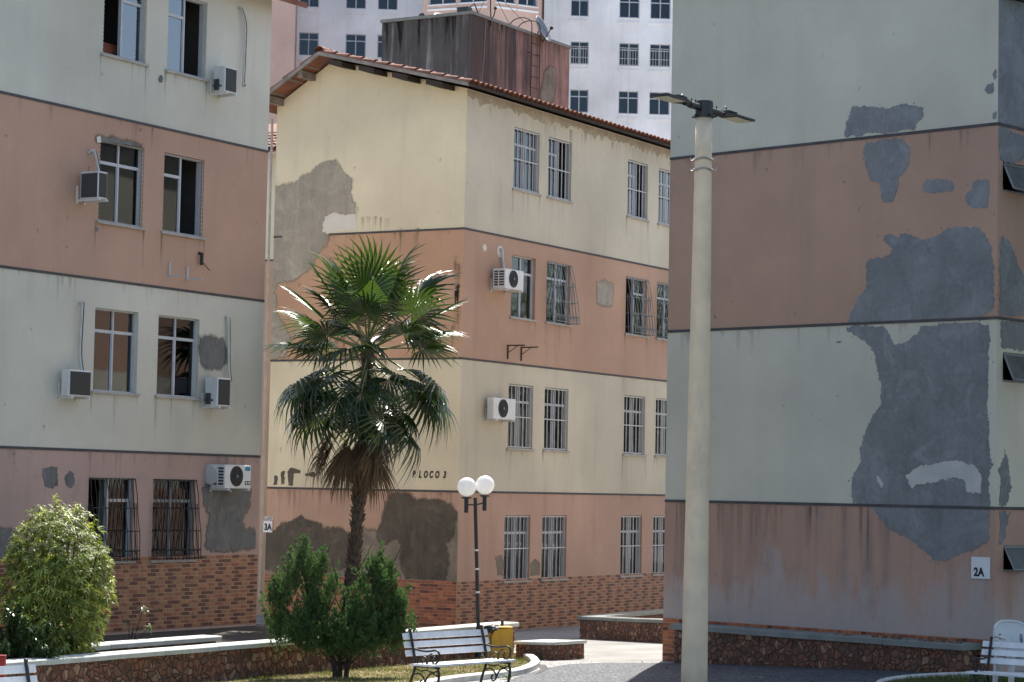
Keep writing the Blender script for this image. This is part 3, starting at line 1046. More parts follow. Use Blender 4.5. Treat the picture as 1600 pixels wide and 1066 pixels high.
# lettering
def text_mb(txt, F, s0, z0, h, mat, bld, name, shear=0., o=.004, th=.004, wfac=1., flip=False):
    cu = bpy.data.curves.new('lettering', 'FONT')
    cu.body = txt
    cu.size = 1
    cu.shear = shear
    cu.space_character = 1.0
    cu.extrude = .5
    cu.offset = .045
    ob = bpy.data.objects.new('tmp_text', cu)
    COL.objects.link(ob)
    dg = bpy.context.evaluated_depsgraph_get()
    me = bpy.data.meshes.new_from_object(ob.evaluated_get(dg))
    bpy.data.objects.remove(ob)
    xs = [v.co.x for v in me.vertices]; ys = [v.co.y for v in me.vertices]
    x0, y0, y1 = min(xs), min(ys), max(ys)
    k = h / (y1 - y0)
    off = worigin(bld)
    for v in me.vertices:
        s = s0 + (v.co.x - x0) * k * wfac * (-1 if flip else 1)
        p = F.w(s, z0 + (v.co.y - y0) * k, o + (v.co.z + .5) * th)
        v.co = p - off
    me.materials.clear()
    me.materials.append(mat)
    me.update()
    ob = bpy.data.objects.new(name, me)
    COL.objects.link(ob)
    ob.parent = bld
    return ob
sB_, zB_ = C2.px(643, 747.5)
sE_, zE_ = C2.px(700, 747.5)
hB = C2.px(660, 735.5)[1] - C2.px(660, 747)[1]
for ch, u in zip('BLOCO3', (644.5, 654.4, 662.2, 671.2, 680.2, 692.8)):
    s_, z_ = C2.px(u, 746.3)
    text_mb(ch, C2, s_, C2.px(660, 747)[1], hB, M['ink'], bC, 'letter', .22, .004, .004, .62, True)

# roof
SP = .55                                           # verge overhang
eo = .36
def roofpt(s, z, along):
    p = C2.w(s, z) + dC1 * along
    return p
kr = (ridge_z - ztopC) / ridge_s                  # right pitch
kl = (ridge_z - left_z) / (WG - ridge_s)
RZ = ridge_z + .10
eR = (-eo, RZ - kr * (ridge_s + eo))
eLf = (WG + .30, RZ - kl * (WG + .30 - ridge_s))
rm = MB()
for (a, b) in (((ridge_s, RZ), eR), ((ridge_s, RZ), eLf)):
    A0, A1 = roofpt(*a, -SP), roofpt(*b, -SP)
    B0, B1 = roofpt(*a, LCL + .4), roofpt(*b, LCL + .4)
    dn = Vector((0, 0, -.045))
    rm.box8([A0 + dn, A1 + dn, B1 + dn, B0 + dn, A0, A1, B1, B0], 0 if b is eR else 1)
M['eave_dk'] = plain('blackened_eaves_board', (.045, .036, .03), .9, .3, 6, .4)
roofC = build(rm, 'roof', [M['eave_dk'], M['tile']], bC)
# barge boards, purlin ends, mortar lip
bm = MB()
for (a, b) in (((ridge_s, RZ), eR), ((ridge_s, RZ), eLf)):
    A0, A1 = roofpt(*a, -SP - .02), roofpt(*b, -SP - .02)
    th = dC1 * .05
    dn = Vector((0, 0, -.075))
    bm.box8([A0 + dn, A1 + dn, A1 + dn + th, A0 + dn + th, A0, A1, A1 + th, A0 + th])
build(bm, 'barge_board', M['mortar'], roofC)
for f in (.06, .30, .55, .80):
    s = ridge_s * (1 - f)
    z = RZ - kr * (ridge_s - s) - .05
    mb = MB()
    c = roofpt(s - .18, z - .18 * kr - .11, -SP / 2 + .02)
    tang = (C2.d * -1 + Vector((0, 0, -kr))).normalized()
    mb.obox(c, tang * .20, Vector((0, 0, .055)), dC1 * (SP / 2 - .02))
    build(mb, 'purlin_end', M['eave_dk'], roofC)
for f in (.35, .92):
    s = ridge_s + (WG - ridge_s) * f
    z = RZ - kl * (s - ridge_s)
    mb = MB()
    mb.obox(roofpt(s, z - .13, -SP / 2 + .02), C2.d * .06, Vector((0, 0, .075)), dC1 * (SP / 2 - .02))
    build(mb, 'purlin_end', M['wood'], roofC)
for f in (.2, .45, .7, .95):
    mb = MB()
    s = ridge_s + (WG + .3 - ridge_s) * f
    z = RZ - kl * (s - ridge_s) - .06
    mb.obox(roofpt(s, z, -SP / 2), (C2.d + Vector((0, 0, -kl))).normalized() * .02, Vector((0, 0, .012)), dC1 * SP / 2)
    build(mb, 'batten', M['wood'], roofC)
# tiles: ridge to eaves in columns along the block
upR = (Vector((0, 0, 1)) + C2.d * -kr).normalized()
upL = (Vector((0, 0, 1)) + C2.d * kl).normalized()
nrow = 11
LT = (ridge_s + eo) / nrow
rest = MB()
cols = int((LCL + .3 + SP) / .20)
rt_ = random.Random(5)
for c in range(cols):
    al = -SP + .09 + c * .20
    for r in range(nrow):
        sA_ = -eo - .05 + r * LT
        sB2 = sA_ + LT * 1.12
        zA, zB = RZ - kr * (ridge_s - sA_), RZ - kr * (ridge_s - sB2)
        p0, p1 = roofpt(sA_, zA + .012, al + rt_.uniform(-.012, .012)), roofpt(sB2, zB + .002, al)
        verge = c == 0
        eave = r == 0 and c < 92
        if verge or eave:
            mb = MB()
            tile_strip(mb, p0, p1, .10, .005, 5, .85, upR)
            build(mb, 'roof_tile', M['tile'], roofC)
        elif r >= 1 or c >= 92:
            tile_strip(rest, p0, p1, .10, .005, 4, .85, upR)
LT2 = (WG + .3 - ridge_s) / 4
for c in range(cols):
    al = -SP + .09 + c * .20
    for r in range(4):
        sA_ = WG + .34 - r * LT2
        sB2 = sA_ - LT2 * 1.1
        tile_strip(rest, roofpt(sA_, RZ - kl * (sA_ - ridge_s) + .012, al), roofpt(sB2, RZ - kl * (sB2 - ridge_s) + .002, al), .10, .005, 4, .85, upL)
ro = build(rest, 'roof_tiling', M['tile'], roofC)
ro['kind'] = 'stuff'
mb = MB()
for i in range(int((LCL + SP) / .38)):
    a = -SP + i * .38
    tile_strip(mb, roofpt(ridge_s, RZ + .03, a), roofpt(ridge_s, RZ + .05, a + .42), .12, .0, 5, .85)
build(mb, 'ridge_tiles', M['tile'], roofC)
# down pipe on the gable's left edge
mb = MB()
mb.tube([C2.w(WG + .11, .3, .02), C2.w(WG + .11, left_z - .3, .02)], .028, 8)
build(mb, 'down_pipe', M['sill'], bC)

# ------------------------------------------------------------------ LEFT BLOCK (L)
bL = thing('apartment_block', 'left apartment block in cream and brownish salmon bands with paired windows and five air conditioners', 'building', (PL[0], PL[1], .25))
zl1, zl2, zl3, zl4 = 3.205, 5.95, 8.61, 11.35
SL0 = -22.0
winsL = [[winpx(L1, (164, -30), (227, 99)), winpx(L1, (264, -8), (321, 126))],
         [winpx(L1, (157, 217.5), (222, 355)), winpx(L1, (257, 237.5), (316, 373))],
         [winpx(L1, (149, 480.6), (213, 615.5)), winpx(L1, (248, 492), (308.5, 622))],
         [winpx(L1, (139, 745.6), (206, 875)), winpx(L1, (240, 749), (302, 875))]]
for row in winsL:
    zb = sum(w_[2] for w_ in row) / 2; zt = sum(w_[3] for w_ in row) / 2
    for i in range(2):
        row[i] = (row[i][0], row[i][1], zb, zt)
winsL[0] = [(a, b, c, c + winsL[1][0][3] - winsL[1][0][2]) for a, b, c, d in winsL[0]]
extraL = []
for row in winsL:
    extraL += [(a - k, b - k, c, d) for a, b, c, d in row for k in (5.6, 11.2)]
wm = MB()
bandsL = [(-1, zl1, 0), (zl1, zl2, 1), (zl2, zl3, 2), (zl3, zl4, 1)]
wall(wm, L1, SL0, 0, bandsL, [w_ for row in winsL for w_ in row] + extraL, None)
WL = 6.0
bk = -nL
for (a, b) in (((0, -1), (0, zl4)), ((SL0, -1), (SL0, zl4))):
    p, q_ = L1.w(*a), L1.w(*b)
    if a[0] == 0:
        for z0_, z1_, mi in bandsL:
            wm.face([L1.w(0, z0_), L1.w(0, z0_) + bk * WL, L1.w(0, z1_) + bk * WL, L1.w(0, z1_)], mi)
    else:
        wm.face([p, q_, q_ + bk * WL, p + bk * WL], 1)
wm.face([L1.w(SL0, -1) + bk * WL, L1.w(SL0, zl4) + bk * WL, L1.w(0, zl4) + bk * WL, L1.w(0, -1) + bk * WL], 1)
for s in (SL0, 0):
    wm.face([L1.w(s, zl4), L1.w(s, zl4) + bk * WL, L1.w(s, zl4 + 1.0) + bk * WL / 2], 1)
build(wm, 'wall', [M['mauve_l'], M['cream_l'], M['salmon_l']], bL)
def gable_roof(F, bld, s0, s1, wdt, z, rise, ov=.45):
    mb = MB()
    b_ = -F.n
    k = rise / (wdt / 2)
    rg0, rg1 = F.w(s0 - ov, z + rise) + b_ * wdt / 2, F.w(s1 + ov, z + rise) + b_ * wdt / 2
    for o in (ov, None):
        if o is not None:
            e0, e1 = F.w(s0 - ov, z - k * ov, ov), F.w(s1 + ov, z - k * ov, ov)
        else:
            e0, e1 = F.w(s0 - ov, z - k * ov) + b_ * (wdt + ov), F.w(s1 + ov, z - k * ov) + b_ * (wdt + ov)
        u = Vector((0, 0, .1))
        mb.box8([e0, e1, rg1, rg0, e0 + u, e1 + u, rg1 + u, rg0 + u])
    return build(mb, 'roof', M['tile'], bld)
gable_roof(L1, bL, SL0, 0, WL, zl4 + .02, 1.0)
for z in (zl1, zl2, zl3):
    band(L1, bL, z, SL0, 0)
stL = [[dict(grille='net', open_=0, glass='glass_b', frame='alu'), dict(grille='net', open_=1, glass='glass_b')],
       [dict(grille='net', curtain=('curt_g', .0, 1.0), glass='glass_d'), dict(grille='net', open_=1, glass='glass_d')],
       [dict(curtain=('curt_w', .0, .95)), dict(glass='glass_d', curtain=None)],
       [dict(grille='bulge', open_=0, glass='glass_d', curtain=('curt_g', .5, .8)), dict(grille='bulge', glass='glass_d', frame='alu_d')]]
for row, st in zip(winsL, stL):
    for w_, k in zip(row, st):
        make_window(L1, bL, w_, **k)
for w_ in extraL:
    make_window(L1, bL, w_, glass='glass_d')
zll = L1.px(309, 868)[1]
clad(L1, bL, 'tan', -9.0, 0, zll, 3)
clL = (-30, -.01, zll + .002, 20)
patch(L1, bL, [(832, 345), (850, 338), (925, 345), (942, 380), (940, 440), (920, 470), (870, 470), (838, 450), (830, 400)], 0, 400, 2.666, 'cem_l', amp=.02)
patch(L1, bL, [(195, 100), (220, 85), (255, 88), (265, 120), (262, 170), (235, 182), (205, 178), (197, 140)], 0, 700, 2.914, 'cem_l', amp=.02)
patch(L1, bL, [(300, 125), (318, 108), (338, 118), (335, 165), (318, 182), (300, 165)], 0, 700, 2.914, 'cem_l', amp=.02)
patch(L1, bL, [(925, 190), (960, 120), (985, 100), (1040, 180), (1140, 195), (1130, 270), (1105, 310), (1110, 365), (1155, 380), (1160, 450), (1090, 465), (1040, 478), (980, 465), (935, 450), (940, 380), (955, 320), (930, 260)], 0, 700, 2.914, 'cem_l', amp=.03, clip=clL)
patch(L1, bL, [(-30, 360), (20, 365), (70, 395), (60, 470), (20, 505), (-40, 510)], 0, 700, 2.914, 'cem_l', amp=.03, clip=clL)
for cu, cv, r in ((670, 332, 11), (402, 955, 9)):
    pts = [(cu + r * cos(a_), cv + 1.5 * r * sin(a_)) for a_ in [k * pi / 4 for k in range(8)]]
    patch(L1, bL, pts, 0, 0, 2.666, 'cem_l', amp=.02, name='wall_hole')
# broken plaster lip over the salmon window and crumbled sill
patch(L1, bL, [(400, 575), (415, 568), (450, 577), (470, 570), (510, 592), (540, 590), (560, 597), (592, 605), (592, 611), (420, 590), (402, 592)], 0, 0, 2.666, 'cem_l', amp=.01, name='broken_render')
patch(L1, bL, [(400, 572), (418, 566), (420, 594), (402, 596)], 0, 0, 2.666, 'pale', amp=.01, base=.006, name='filler_patch')

# ------------------------------------------------------------------ RIGHT BLOCK (R)
bR = thing('apartment_block', 'right apartment block with large grey cement repairs across its blank shaded gable', 'building', (PR[0], PR[1], gz(*PR)))
zr1, zr2, zr3, zr4 = 2.585, 5.235, 7.965, 11.15
LR = 20.0
wm = MB()
bandsR = [(-1, zr1, 0), (zr1, zr2, 1), (zr2, zr3, 2), (zr3, zr4, 1)]
wall(wm, R2, 0, WR, bandsR, [], None)
rr = []
for tl, br in (((1567, 252), (1606, 306)), ((1567, 550), (1606, 600)), ((1568, 852), (1607, 893))):
    s0, z1 = R1.px(*tl); s1, z0 = R1.px(*br)
    rr.append((s0, s0 + .62, z0, z1))
rr.append((rr[0][0], rr[0][1], rr[0][2] + 2.73, rr[0][3] + 2.73))
rr2 = [(a + 3.2, a + 4.3, c - .5, d) for a, b, c, d in rr]
wall(wm, R1, 0, LR, [(-1, zr1, 0), (zr1, zr2, 1), (zr2, zr3, 2), (zr3, zr4, 3)], rr + rr2, None)
hid = -R2.n
for z0_, z1_, mi in bandsR:
    wm.face([R2.w(0, z0_) + hid * LR, R2.w(0, z0_), R2.w(0, z1_), R2.w(0, z1_) + hid * LR], mi)
    wm.face([R2.w(WR, z0_) + hid * LR, R2.w(0, z0_) + hid * LR, R2.w(0, z1_) + hid * LR, R2.w(WR, z1_) + hid * LR], mi)
for e in (Vector((0, 0, 0)), hid * LR):
    wm.face([R2.w(0, zr4) + e, R2.w(WR, zr4) + e, R2.w(WR / 2, zr4 + 1.0) + e], 1)
build(wm, 'wall', [M['mauve_r'], M['cream_r'], M['salmon_r'], M['cem_r']], bR)
gable_roof(R1, bR, 0, LR, WR, zr4 + .02, 1.0, .55)
for z in (zr1, zr2, zr3):
    band(R2, bR, z, 0, WR); band(R1, bR, z, .012, LR)
for w_ in rr:                                     # small awning windows, sash pushed out
    fm = MB()
    s0, s1, z0, z1 = w_
    for a, b, c, d in ((s0, s1, z0, z0 + .03), (s0, s1, z1 - .03, z1), (s0, s0 + .03, z0 + .03, z1 - .03), (s1 - .03, s1, z0 + .03, z1 - .03)):
        fm.fbox(R1, a, b, c, d, -.1, -.02)
    wo = build(fm, 'window', M['alu_d'], bR)
    sm = MB()
    P = [R1.w(s0 + .03, z1 - .04, .0), R1.w(s1 - .03, z1 - .04, .0), R1.w(s1 - .03, z0 + .03, .16), R1.w(s0 + .03, z0 + .03, .16)]
    for i in range(4):
        sm.tube([P[i], P[(i + 1) % 4]], .014, 4)
    so = build(sm, 'sash', M['alu_d'], wo)
    pm = MB(); pm.face(P)
    build(pm, 'pane', M['awn'], wo)
    rm = MB(); rm.fbox(R1, s0, s1, z0, z1, -.9, -.5)
    build(rm, 'room_interior', M['room'], wo)
for w_ in rr2:
    make_window(R1, bR, w_, glass='glass_d')
a6 = (1280, 120, 2.422); a7 = (1280, 480, 2.422)
cr = (0, WR - .004, -1, 20)
patch(R2, bR, [(100, 225), (103, 180), (125, 115), (150, 110), (270, 120), (290, 112), (320, 105), (390, 118), (395, 150), (370, 175), (360, 195), (270, 215), (200, 210), (160, 225)], *a6, 'cem_r')
patch(R2, bR, [(165, 290), (180, 250), (250, 240), (310, 238), (340, 265), (340, 320), (330, 355), (300, 385), (295, 430), (280, 470), (255, 480), (233, 465), (235, 400), (195, 395), (175, 340)], *a6, 'cem_r')
patch(R2, bR, [(390, 415), (405, 393), (450, 388), (500, 395), (513, 415), (500, 432), (440, 440), (400, 437)], *a6, 'cem_r', amp=.01)
patch(R2, bR, [(555, 470), (560, 440), (580, 425), (585, 395), (610, 387), (643, 392), (640, 495), (600, 500), (565, 490)], *a6, 'cem_r', amp=.015)
patch(R2, bR, [(105, 932), (120, 890), (155, 830), (180, 800), (180, 710), (195, 690), (270, 675), (280, 650), (245, 620), (250, 600), (300, 605), (325, 588), (350, 600), (390, 620), (430, 610), (470, 580), (510, 567), (600, 570), (625, 595), (650, 640), (662, 720), (665, 870), (640, 900), (590, 912)], *a6, 'cem_r', clip=cr)
patch(R2, bR, [(105, 75), (150, 68), (180, 75), (245, 72), (265, 100), (285, 140), (330, 130), (370, 100), (385, 75), (430, 70), (510, 58), (640, 65), (648, 130), (640, 200), (638, 420), (645, 560), (660, 600), (640, 620), (645, 745), (643, 880), (600, 910), (540, 935), (480, 960), (430, 955), (400, 930), (350, 880), (290, 850), (250, 825), (210, 770), (205, 755), (130, 745), (122, 670), (130, 620), (160, 585), (160, 540), (170, 490), (200, 420), (230, 370), (235, 290), (220, 240), (210, 170), (180, 130), (110, 90)], *a7, 'cem_r', clip=cr)
patch(R2, bR, [(325, 635), (400, 600), (520, 580), (590, 600), (615, 640), (610, 705), (560, 700), (550, 660), (500, 645), (440, 655), (350, 685)], *a7, 'pale_r', .006, .004, amp=.02)
patch(R2, bR, [(218, 638), (230, 645), (246, 668), (240, 685), (226, 665)], *a7, 'pale_r', .006, .004, amp=.01)
patch(R2, bR, [(628, 52), (640, 28), (662, 22), (658, 60), (640, 66)], *a6, 'cem_r', amp=.01)
patch(R2, bR, [(655, 135), (672, 130), (672, 160), (656, 162)], *a6, 'cem_r', amp=.01)
patch(R2, bR, [(654, -8), (668, -30), (674, -8), (664, 12)], *a6, 'cem_r', amp=.02, clip=cr)
patch(R2, bR, [(62, 135), (72, 127), (84, 128), (78, 136)], *a7, 'cem_r', amp=.006)
patch(R1, bR, [(682, 640), (690, 600), (720, 620), (750, 700), (790, 790), (830, 905), (682, 903)], *a6, 'cem_r')
patch(R1, bR, [(682, 52), (830, 56), (830, 150), (760, 165), (690, 150)], *a7, 'cem_r')
patch(R1, bR, [(682, 190), (830, 245), (830, 300), (745, 320), (690, 315), (682, 250)], *a6, 'cem_r', amp=.03)
patch(R1, bR, [(682, 620), (700, 540), (715, 600), (730, 690), (700, 755), (682, 750)], *a7, 'cem_r', amp=.03)
patch(R1, bR, [(682, 775), (725, 775), (705, 860), (690, 900), (682, 900)], *a7, 'cem_r', amp=.03)
# low tiled foot with the brick corner
zrb = R2.px(1046, 966)[1]
clad(R2, bR, 'red', .0, WR, zrb, 2)

# ------------------------------------------------------------------ far block behind the gap at left
FB = Face(D(420, 300, 62).xy, dC2, nC2)
bB = thing('apartment_block', 'narrow cream and pink block in the gap between the left and middle blocks', 'building', FB.w(0, 0))
sr, zt_ = FB.px(438, 240)
sl_ = FB.px(395, 240)[0] + 3
zb_ = FB.px(417, 407)[1]
wm = MB()
wall(wm, FB, sr - 1.2, sl_, [(-1.5, zb_, 0), (zb_, zt_, 1)], [], None)
for s in (sr - 1.2, sl_):
    wm.face([FB.w(s, -1.5), FB.w(s, zt_), FB.w(s, zt_, -10), FB.w(s, -1.5, -10)], 1)
wm.face([FB.w(sr - 1.2, -1.5, -10), FB.w(sr - 1.2, zt_, -10), FB.w(sl_, zt_, -10), FB.w(sl_, -1.5, -10)], 1)
build(wm, 'wall', [M['salmon'], M['cream']], bB)
band(FB, bB, zb_, sr - 1.2, sl_)
mb = MB()
tm = MB()
for i in range(30):
    s = sr - 1.4 + i * .2
    for r in range(6):
        tile_strip(tm, FB.w(s, zt_ + .05 + r * .16, .45 - r * .45), FB.w(s, zt_ + .22 + r * .16, -.05 - r * .45), .10, .01, 4)
mb.box8([FB.w(sr - 1.5, zt_ - .02, .45), FB.w(sl_ + .3, zt_ - .02, .45), FB.w(sl_ + .3, zt_ + 1.7, -4.9), FB.w(sr - 1.5, zt_ + 1.7, -4.9),
         FB.w(sr - 1.5, zt_ + .03, .45), FB.w(sl_ + .3, zt_ + .03, .45), FB.w(sl_ + .3, zt_ + 1.75, -4.9), FB.w(sr - 1.5, zt_ + 1.75, -4.9)])
mb.box8([FB.w(sr - 1.5, zt_ - .02, -10.4), FB.w(sl_ + .3, zt_ - .02, -10.4), FB.w(sl_ + .3, zt_ + 1.7, -4.92), FB.w(sr - 1.5, zt_ + 1.7, -4.92),
         FB.w(sr - 1.5, zt_ + .03, -10.4), FB.w(sl_ + .3, zt_ + .03, -10.4), FB.w(sl_ + .3, zt_ + 1.75, -4.92), FB.w(sr - 1.5, zt_ + 1.75, -4.92)])
ro = build(mb, 'roof', M['tile'], bB)
t_ = build(tm, 'roof_tiling', M['tile'], ro); t_['kind'] = 'stuff'

# ------------------------------------------------------------------ tank house behind the roof
PT = D(737, 22, 60)
zT = PT.z
T1 = Face(PT.xy, dC1, nC1); T2 = Face(PT.xy, dC2, nC2)
sT1 = T1.px(890, 75)[0]; sT2 = T2.px(597, 45)[0]
bT = thing('tank_house', 'rain-stained grey and pink concrete tank house with a rusty ladder standing behind the clay roof', 'building', T1.w(0, gz(PT.x, PT.y)))
mb = MB()
mb.face([T1.w(0, -1.5), T1.w(sT1, -1.5), T1.w(sT1, zT), T1.w(0, zT)], 1)
mb.face([T2.w(0, -1.5), T2.w(0, zT), T2.w(sT2, zT), T2.w(sT2, -1.5)], 0)
c00, c10, c01 = T1.w(0, zT), T1.w(sT1, zT), T2.w(sT2, zT)
c11 = c10 + (c01 - c00)
dz = Vector((0, 0, -zT - 1.5))
mb.face([c10, c11, c11 + dz, c10 + dz], 1); mb.face([c01, c01 + dz, c11 + dz, c11], 0)
build(mb, 'wall', [M['tank_l'], M['tank_r']], bT)
mb = MB()
e1, e2 = dC1 * .04, dC2 * .04
mb.box8([c00 - e1 - e2, c10 + e1 - e2, c11 + e1 + e2, c01 - e1 + e2] + [p + Vector((0, 0, .08)) for p in (c00 - e1 - e2, c10 + e1 - e2, c11 + e1 + e2, c01 - e1 + e2)])
build(mb, 'roof_slab', M['cap_dk'], bT)
# exposed plaster patch
patch(T1, bT, [(535, 400), (560, 375), (585, 370), (600, 410), (605, 450), (590, 520), (585, 570), (520, 570), (515, 520), (525, 450)], 700, 0, 3.5525, 'cem_md', amp=.03)
lm = MB()
sl1, sl2 = T1.px(824, 100)[0], T1.px(837, 100)[0]
for s in (sl1, sl2):
    pts = [T1.w(s, zT - 5, .12), T1.w(s, zT + .25, .12)] + [T1.w(s, zT + .25 + .22 * sin(a_), .12 - .35 + .35 * cos(a_)) for a_ in [k * pi / 8 for k in range(1, 9)]] + [T1.w(s, zT, -.58)]
    lm.tube(pts, .016, 6)
for i in range(18):
    lm.tube([T1.w(sl1, zT - .25 - i * .3, .12), T1.w(sl2, zT - .25 - i * .3, .12)], .011, 5)
for z in (zT - .5, zT - 2.1):
    for s in (sl1, sl2):
        lm.tube([T1.w(s, z, 0), T1.w(s, z, .12)], .012, 5)
build(lm, 'ladder', M['rustiron'], bT)
cb = MB()
for u in (757, 778):
    s0 = T1.px(u, 60)[0]
    cb.tube([T1.w(s0 + .12 * sin(k * .5) * .3 + k * .05 * (1 if u > 770 else -.6), zT + .05 - k * .33, .03) for k in range(10)], .012, 5)
build(cb, 'hanging_cable', M['mortar'], bT)
def dish(name, label, c, r, dirv, mat, mast=None):
    o = thing(name, label, 'satellite dish', (c.x, c.y, c.z - r - .15))
    mb = MB()
    dirv = dirv.normalized()
    prof = [(.001, 0), (r * .4, r * .05), (r * .75, r * .17), (r, r * .3), (r * 1.0, r * .33), (r * .75, r * .2), (r * .4, r * .08), (.001, .03)]
    mb.lathe(c, prof, 20, 0, dirv)
    build(mb, 'reflector', mat, o, smooth=True)
    ar = MB()
    low = c - Vector((0, 0, r * .9)) + dirv * r * .25
    foc = c + dirv * r * .95 - Vector((0, 0, .1))
    ar.tube([low, foc], .015, 5)
    ar.sphere(foc, .05, 8, 6)
    build(ar, 'feed_arm', M['rustiron'], o)
    st = MB()
    st.tube([c - dirv * .03, c - dirv * .12 - Vector((0, 0, r * .5)), c - dirv * .12 - Vector((0, 0, r + .3))], .02, 6)
    build(st, 'mount', M['rustiron'], o)
    return o
def onroof(u, v, back_):
    """point on the tank house roof behind an edge pixel"""
    return D(u, v, 60 + back_)
dish('satellite_dish', 'grey satellite dish on the tank house beside the rusty ladder hoops', onroof(843, 48, 3.0), .40, Vector((.85, -.35, .4)), M['dish'])
dish('satellite_dish', 'pale satellite dish half hidden behind the stained left parapet of the tank house', onroof(687, 30, 2.2), .20, Vector((.3, -.6, .7)), M['dish'])
o = thing('antenna', 'thin metal antenna mast with a curved arm on the tank house roof', 'antenna', onroof(767, 32, .8))
mb = MB()
mb.tube([onroof(767, 40, .8), onroof(766, -30, .8)], .018, 6)
build(mb, 'mast', M['rustiron'], o)
mb = MB()
mb.tube([onroof(766, 32, .8), onroof(771, 26, .8), onroof(773, 20, .8), onroof(774, 13, .8)], .016, 5)
mb.sphere(onroof(774, 13, .8), .045, 8, 6)
build(mb, 'arm', M['rustiron'], o)
mb = MB()
for u in (740, 796, 822):
    mb.tube([onroof(766, -20, .8), onroof(u, 38, .8)], .006, 4)
build(mb, 'guy_wire', M['cable'], o)
o = thing('vent', 'dark round vent standing on the far left corner of the tank house', 'vent', onroof(659, 34, 1))
mb = MB(); mb.lathe(onroof(659, 25, 1), [(.02, -.08), (.07, -.06), (.085, 0), (.07, .06), (.02, .08)], 12, 0, (0.3, -1, 0)); build(mb, 'cowl', M['fan'], o)
mb = MB(); mb.tube([onroof(658, 36, 1), onroof(659, 25, 1)], .03, 6); build(mb, 'pipe', M['rustiron'], o)
o = thing('equipment_box', 'small black box on the tank house roof beside a tangle of cables', 'box', onroof(726, 22, .8))
mb = MB(); F_ = Face(onroof(718, 22, .8).xy, dC1, nC1)
c = onroof(726, 17, .8)
mb.obox(c, dC2 * .16, dC1 * .12, Vector((0, 0, .08))); build(mb, 'case', M['fan'], o)
mb = MB(); mb.tube([c + Vector((.1, 0, .05)), c + Vector((.25, 0, .2)), c + Vector((.35, 0, -.05)), c + Vector((.6, 0, -.3))], .02, 5); build(mb, 'cable', M['cable'], o)

# ------------------------------------------------------------------ white tower, far behind
YT = 131
at = R(4)
dT = Vector((cos(at), sin(at), 0)); nT = Vector((sin(at), -cos(at), 0))
W0 = Face((0, YT), dT, nT)
bW = thing('tower_block', 'tall white tower block with rows of small windows far behind the clay roof', 'building', (0, YT, gz(0, YT)))
s_l, s_r = W0.px(455, 50)[0], W0.px(1100, 50)[0]
zrows = [W0.px(980, v)[1] for v in (-47, 28, 103, 178)]
pxr = [[(468, 500), (540, 572), (590, 622), (892, 920), (968, 1000), (1017, 1047)],
       [(467, 498), (540, 571.5), (590, 621), (891.5, 919.5), (967.5, 999), (1016, 1047.5)],
       [(466, 497), (539, 571), (589, 620), (891, 919.5), (967, 998), (1015, 1047)],
       [(465, 496), (538, 570), (588, 619), (890, 919), (966, 997), (1014, 1046)]]
wt = []
for r, z0 in enumerate(zrows):
    for k, (u0, u1) in enumerate(pxr[r]):
        v = 70 * r - 40
        s0, s1 = W0.px(u0, v)[0], W0.px(u1, v)[0]
        wt.append((s0, s1, z0, z0 + 1.30))
zsp = zrows[0] - zrows[1]
more = []
for (s0, s1, z0, z1) in wt[:6]:
    for k in range(1, 5):
        more.append((s0, s1, z0 + zsp * k, z1 + zsp * k))
for (s0, s1, z0, z1) in wt[-6:]:
    for k in range(1, 5):
        if z0 - zsp * k > 1:
            more.append((s0, s1, z0 - zsp * k, z1 - zsp * k))
ztw = zrows[0] + zsp * 6
wm = MB()
wall(wm, W0, s_l, s_r + 8, [(-2, ztw, 0)], wt + more, None)
for s, mi in ((s_l, 0), (s_r + 8, 0)):
    wm.face([W0.w(s, -2), W0.w(s, ztw), W0.w(s, ztw, -14), W0.w(s, -2, -14)], mi)
wm.face([W0.w(s_l, -2, -14), W0.w(s_r + 8, -2, -14), W0.w(s_r + 8, ztw, -14), W0.w(s_l, ztw, -14)], 0)
wm.face([W0.w(s_l, ztw), W0.w(s_r + 8, ztw), W0.w(s_r + 8, ztw, -14), W0.w(s_l, ztw, -14)], 0)
build(wm, 'wall', [M['white_wall']], bW)
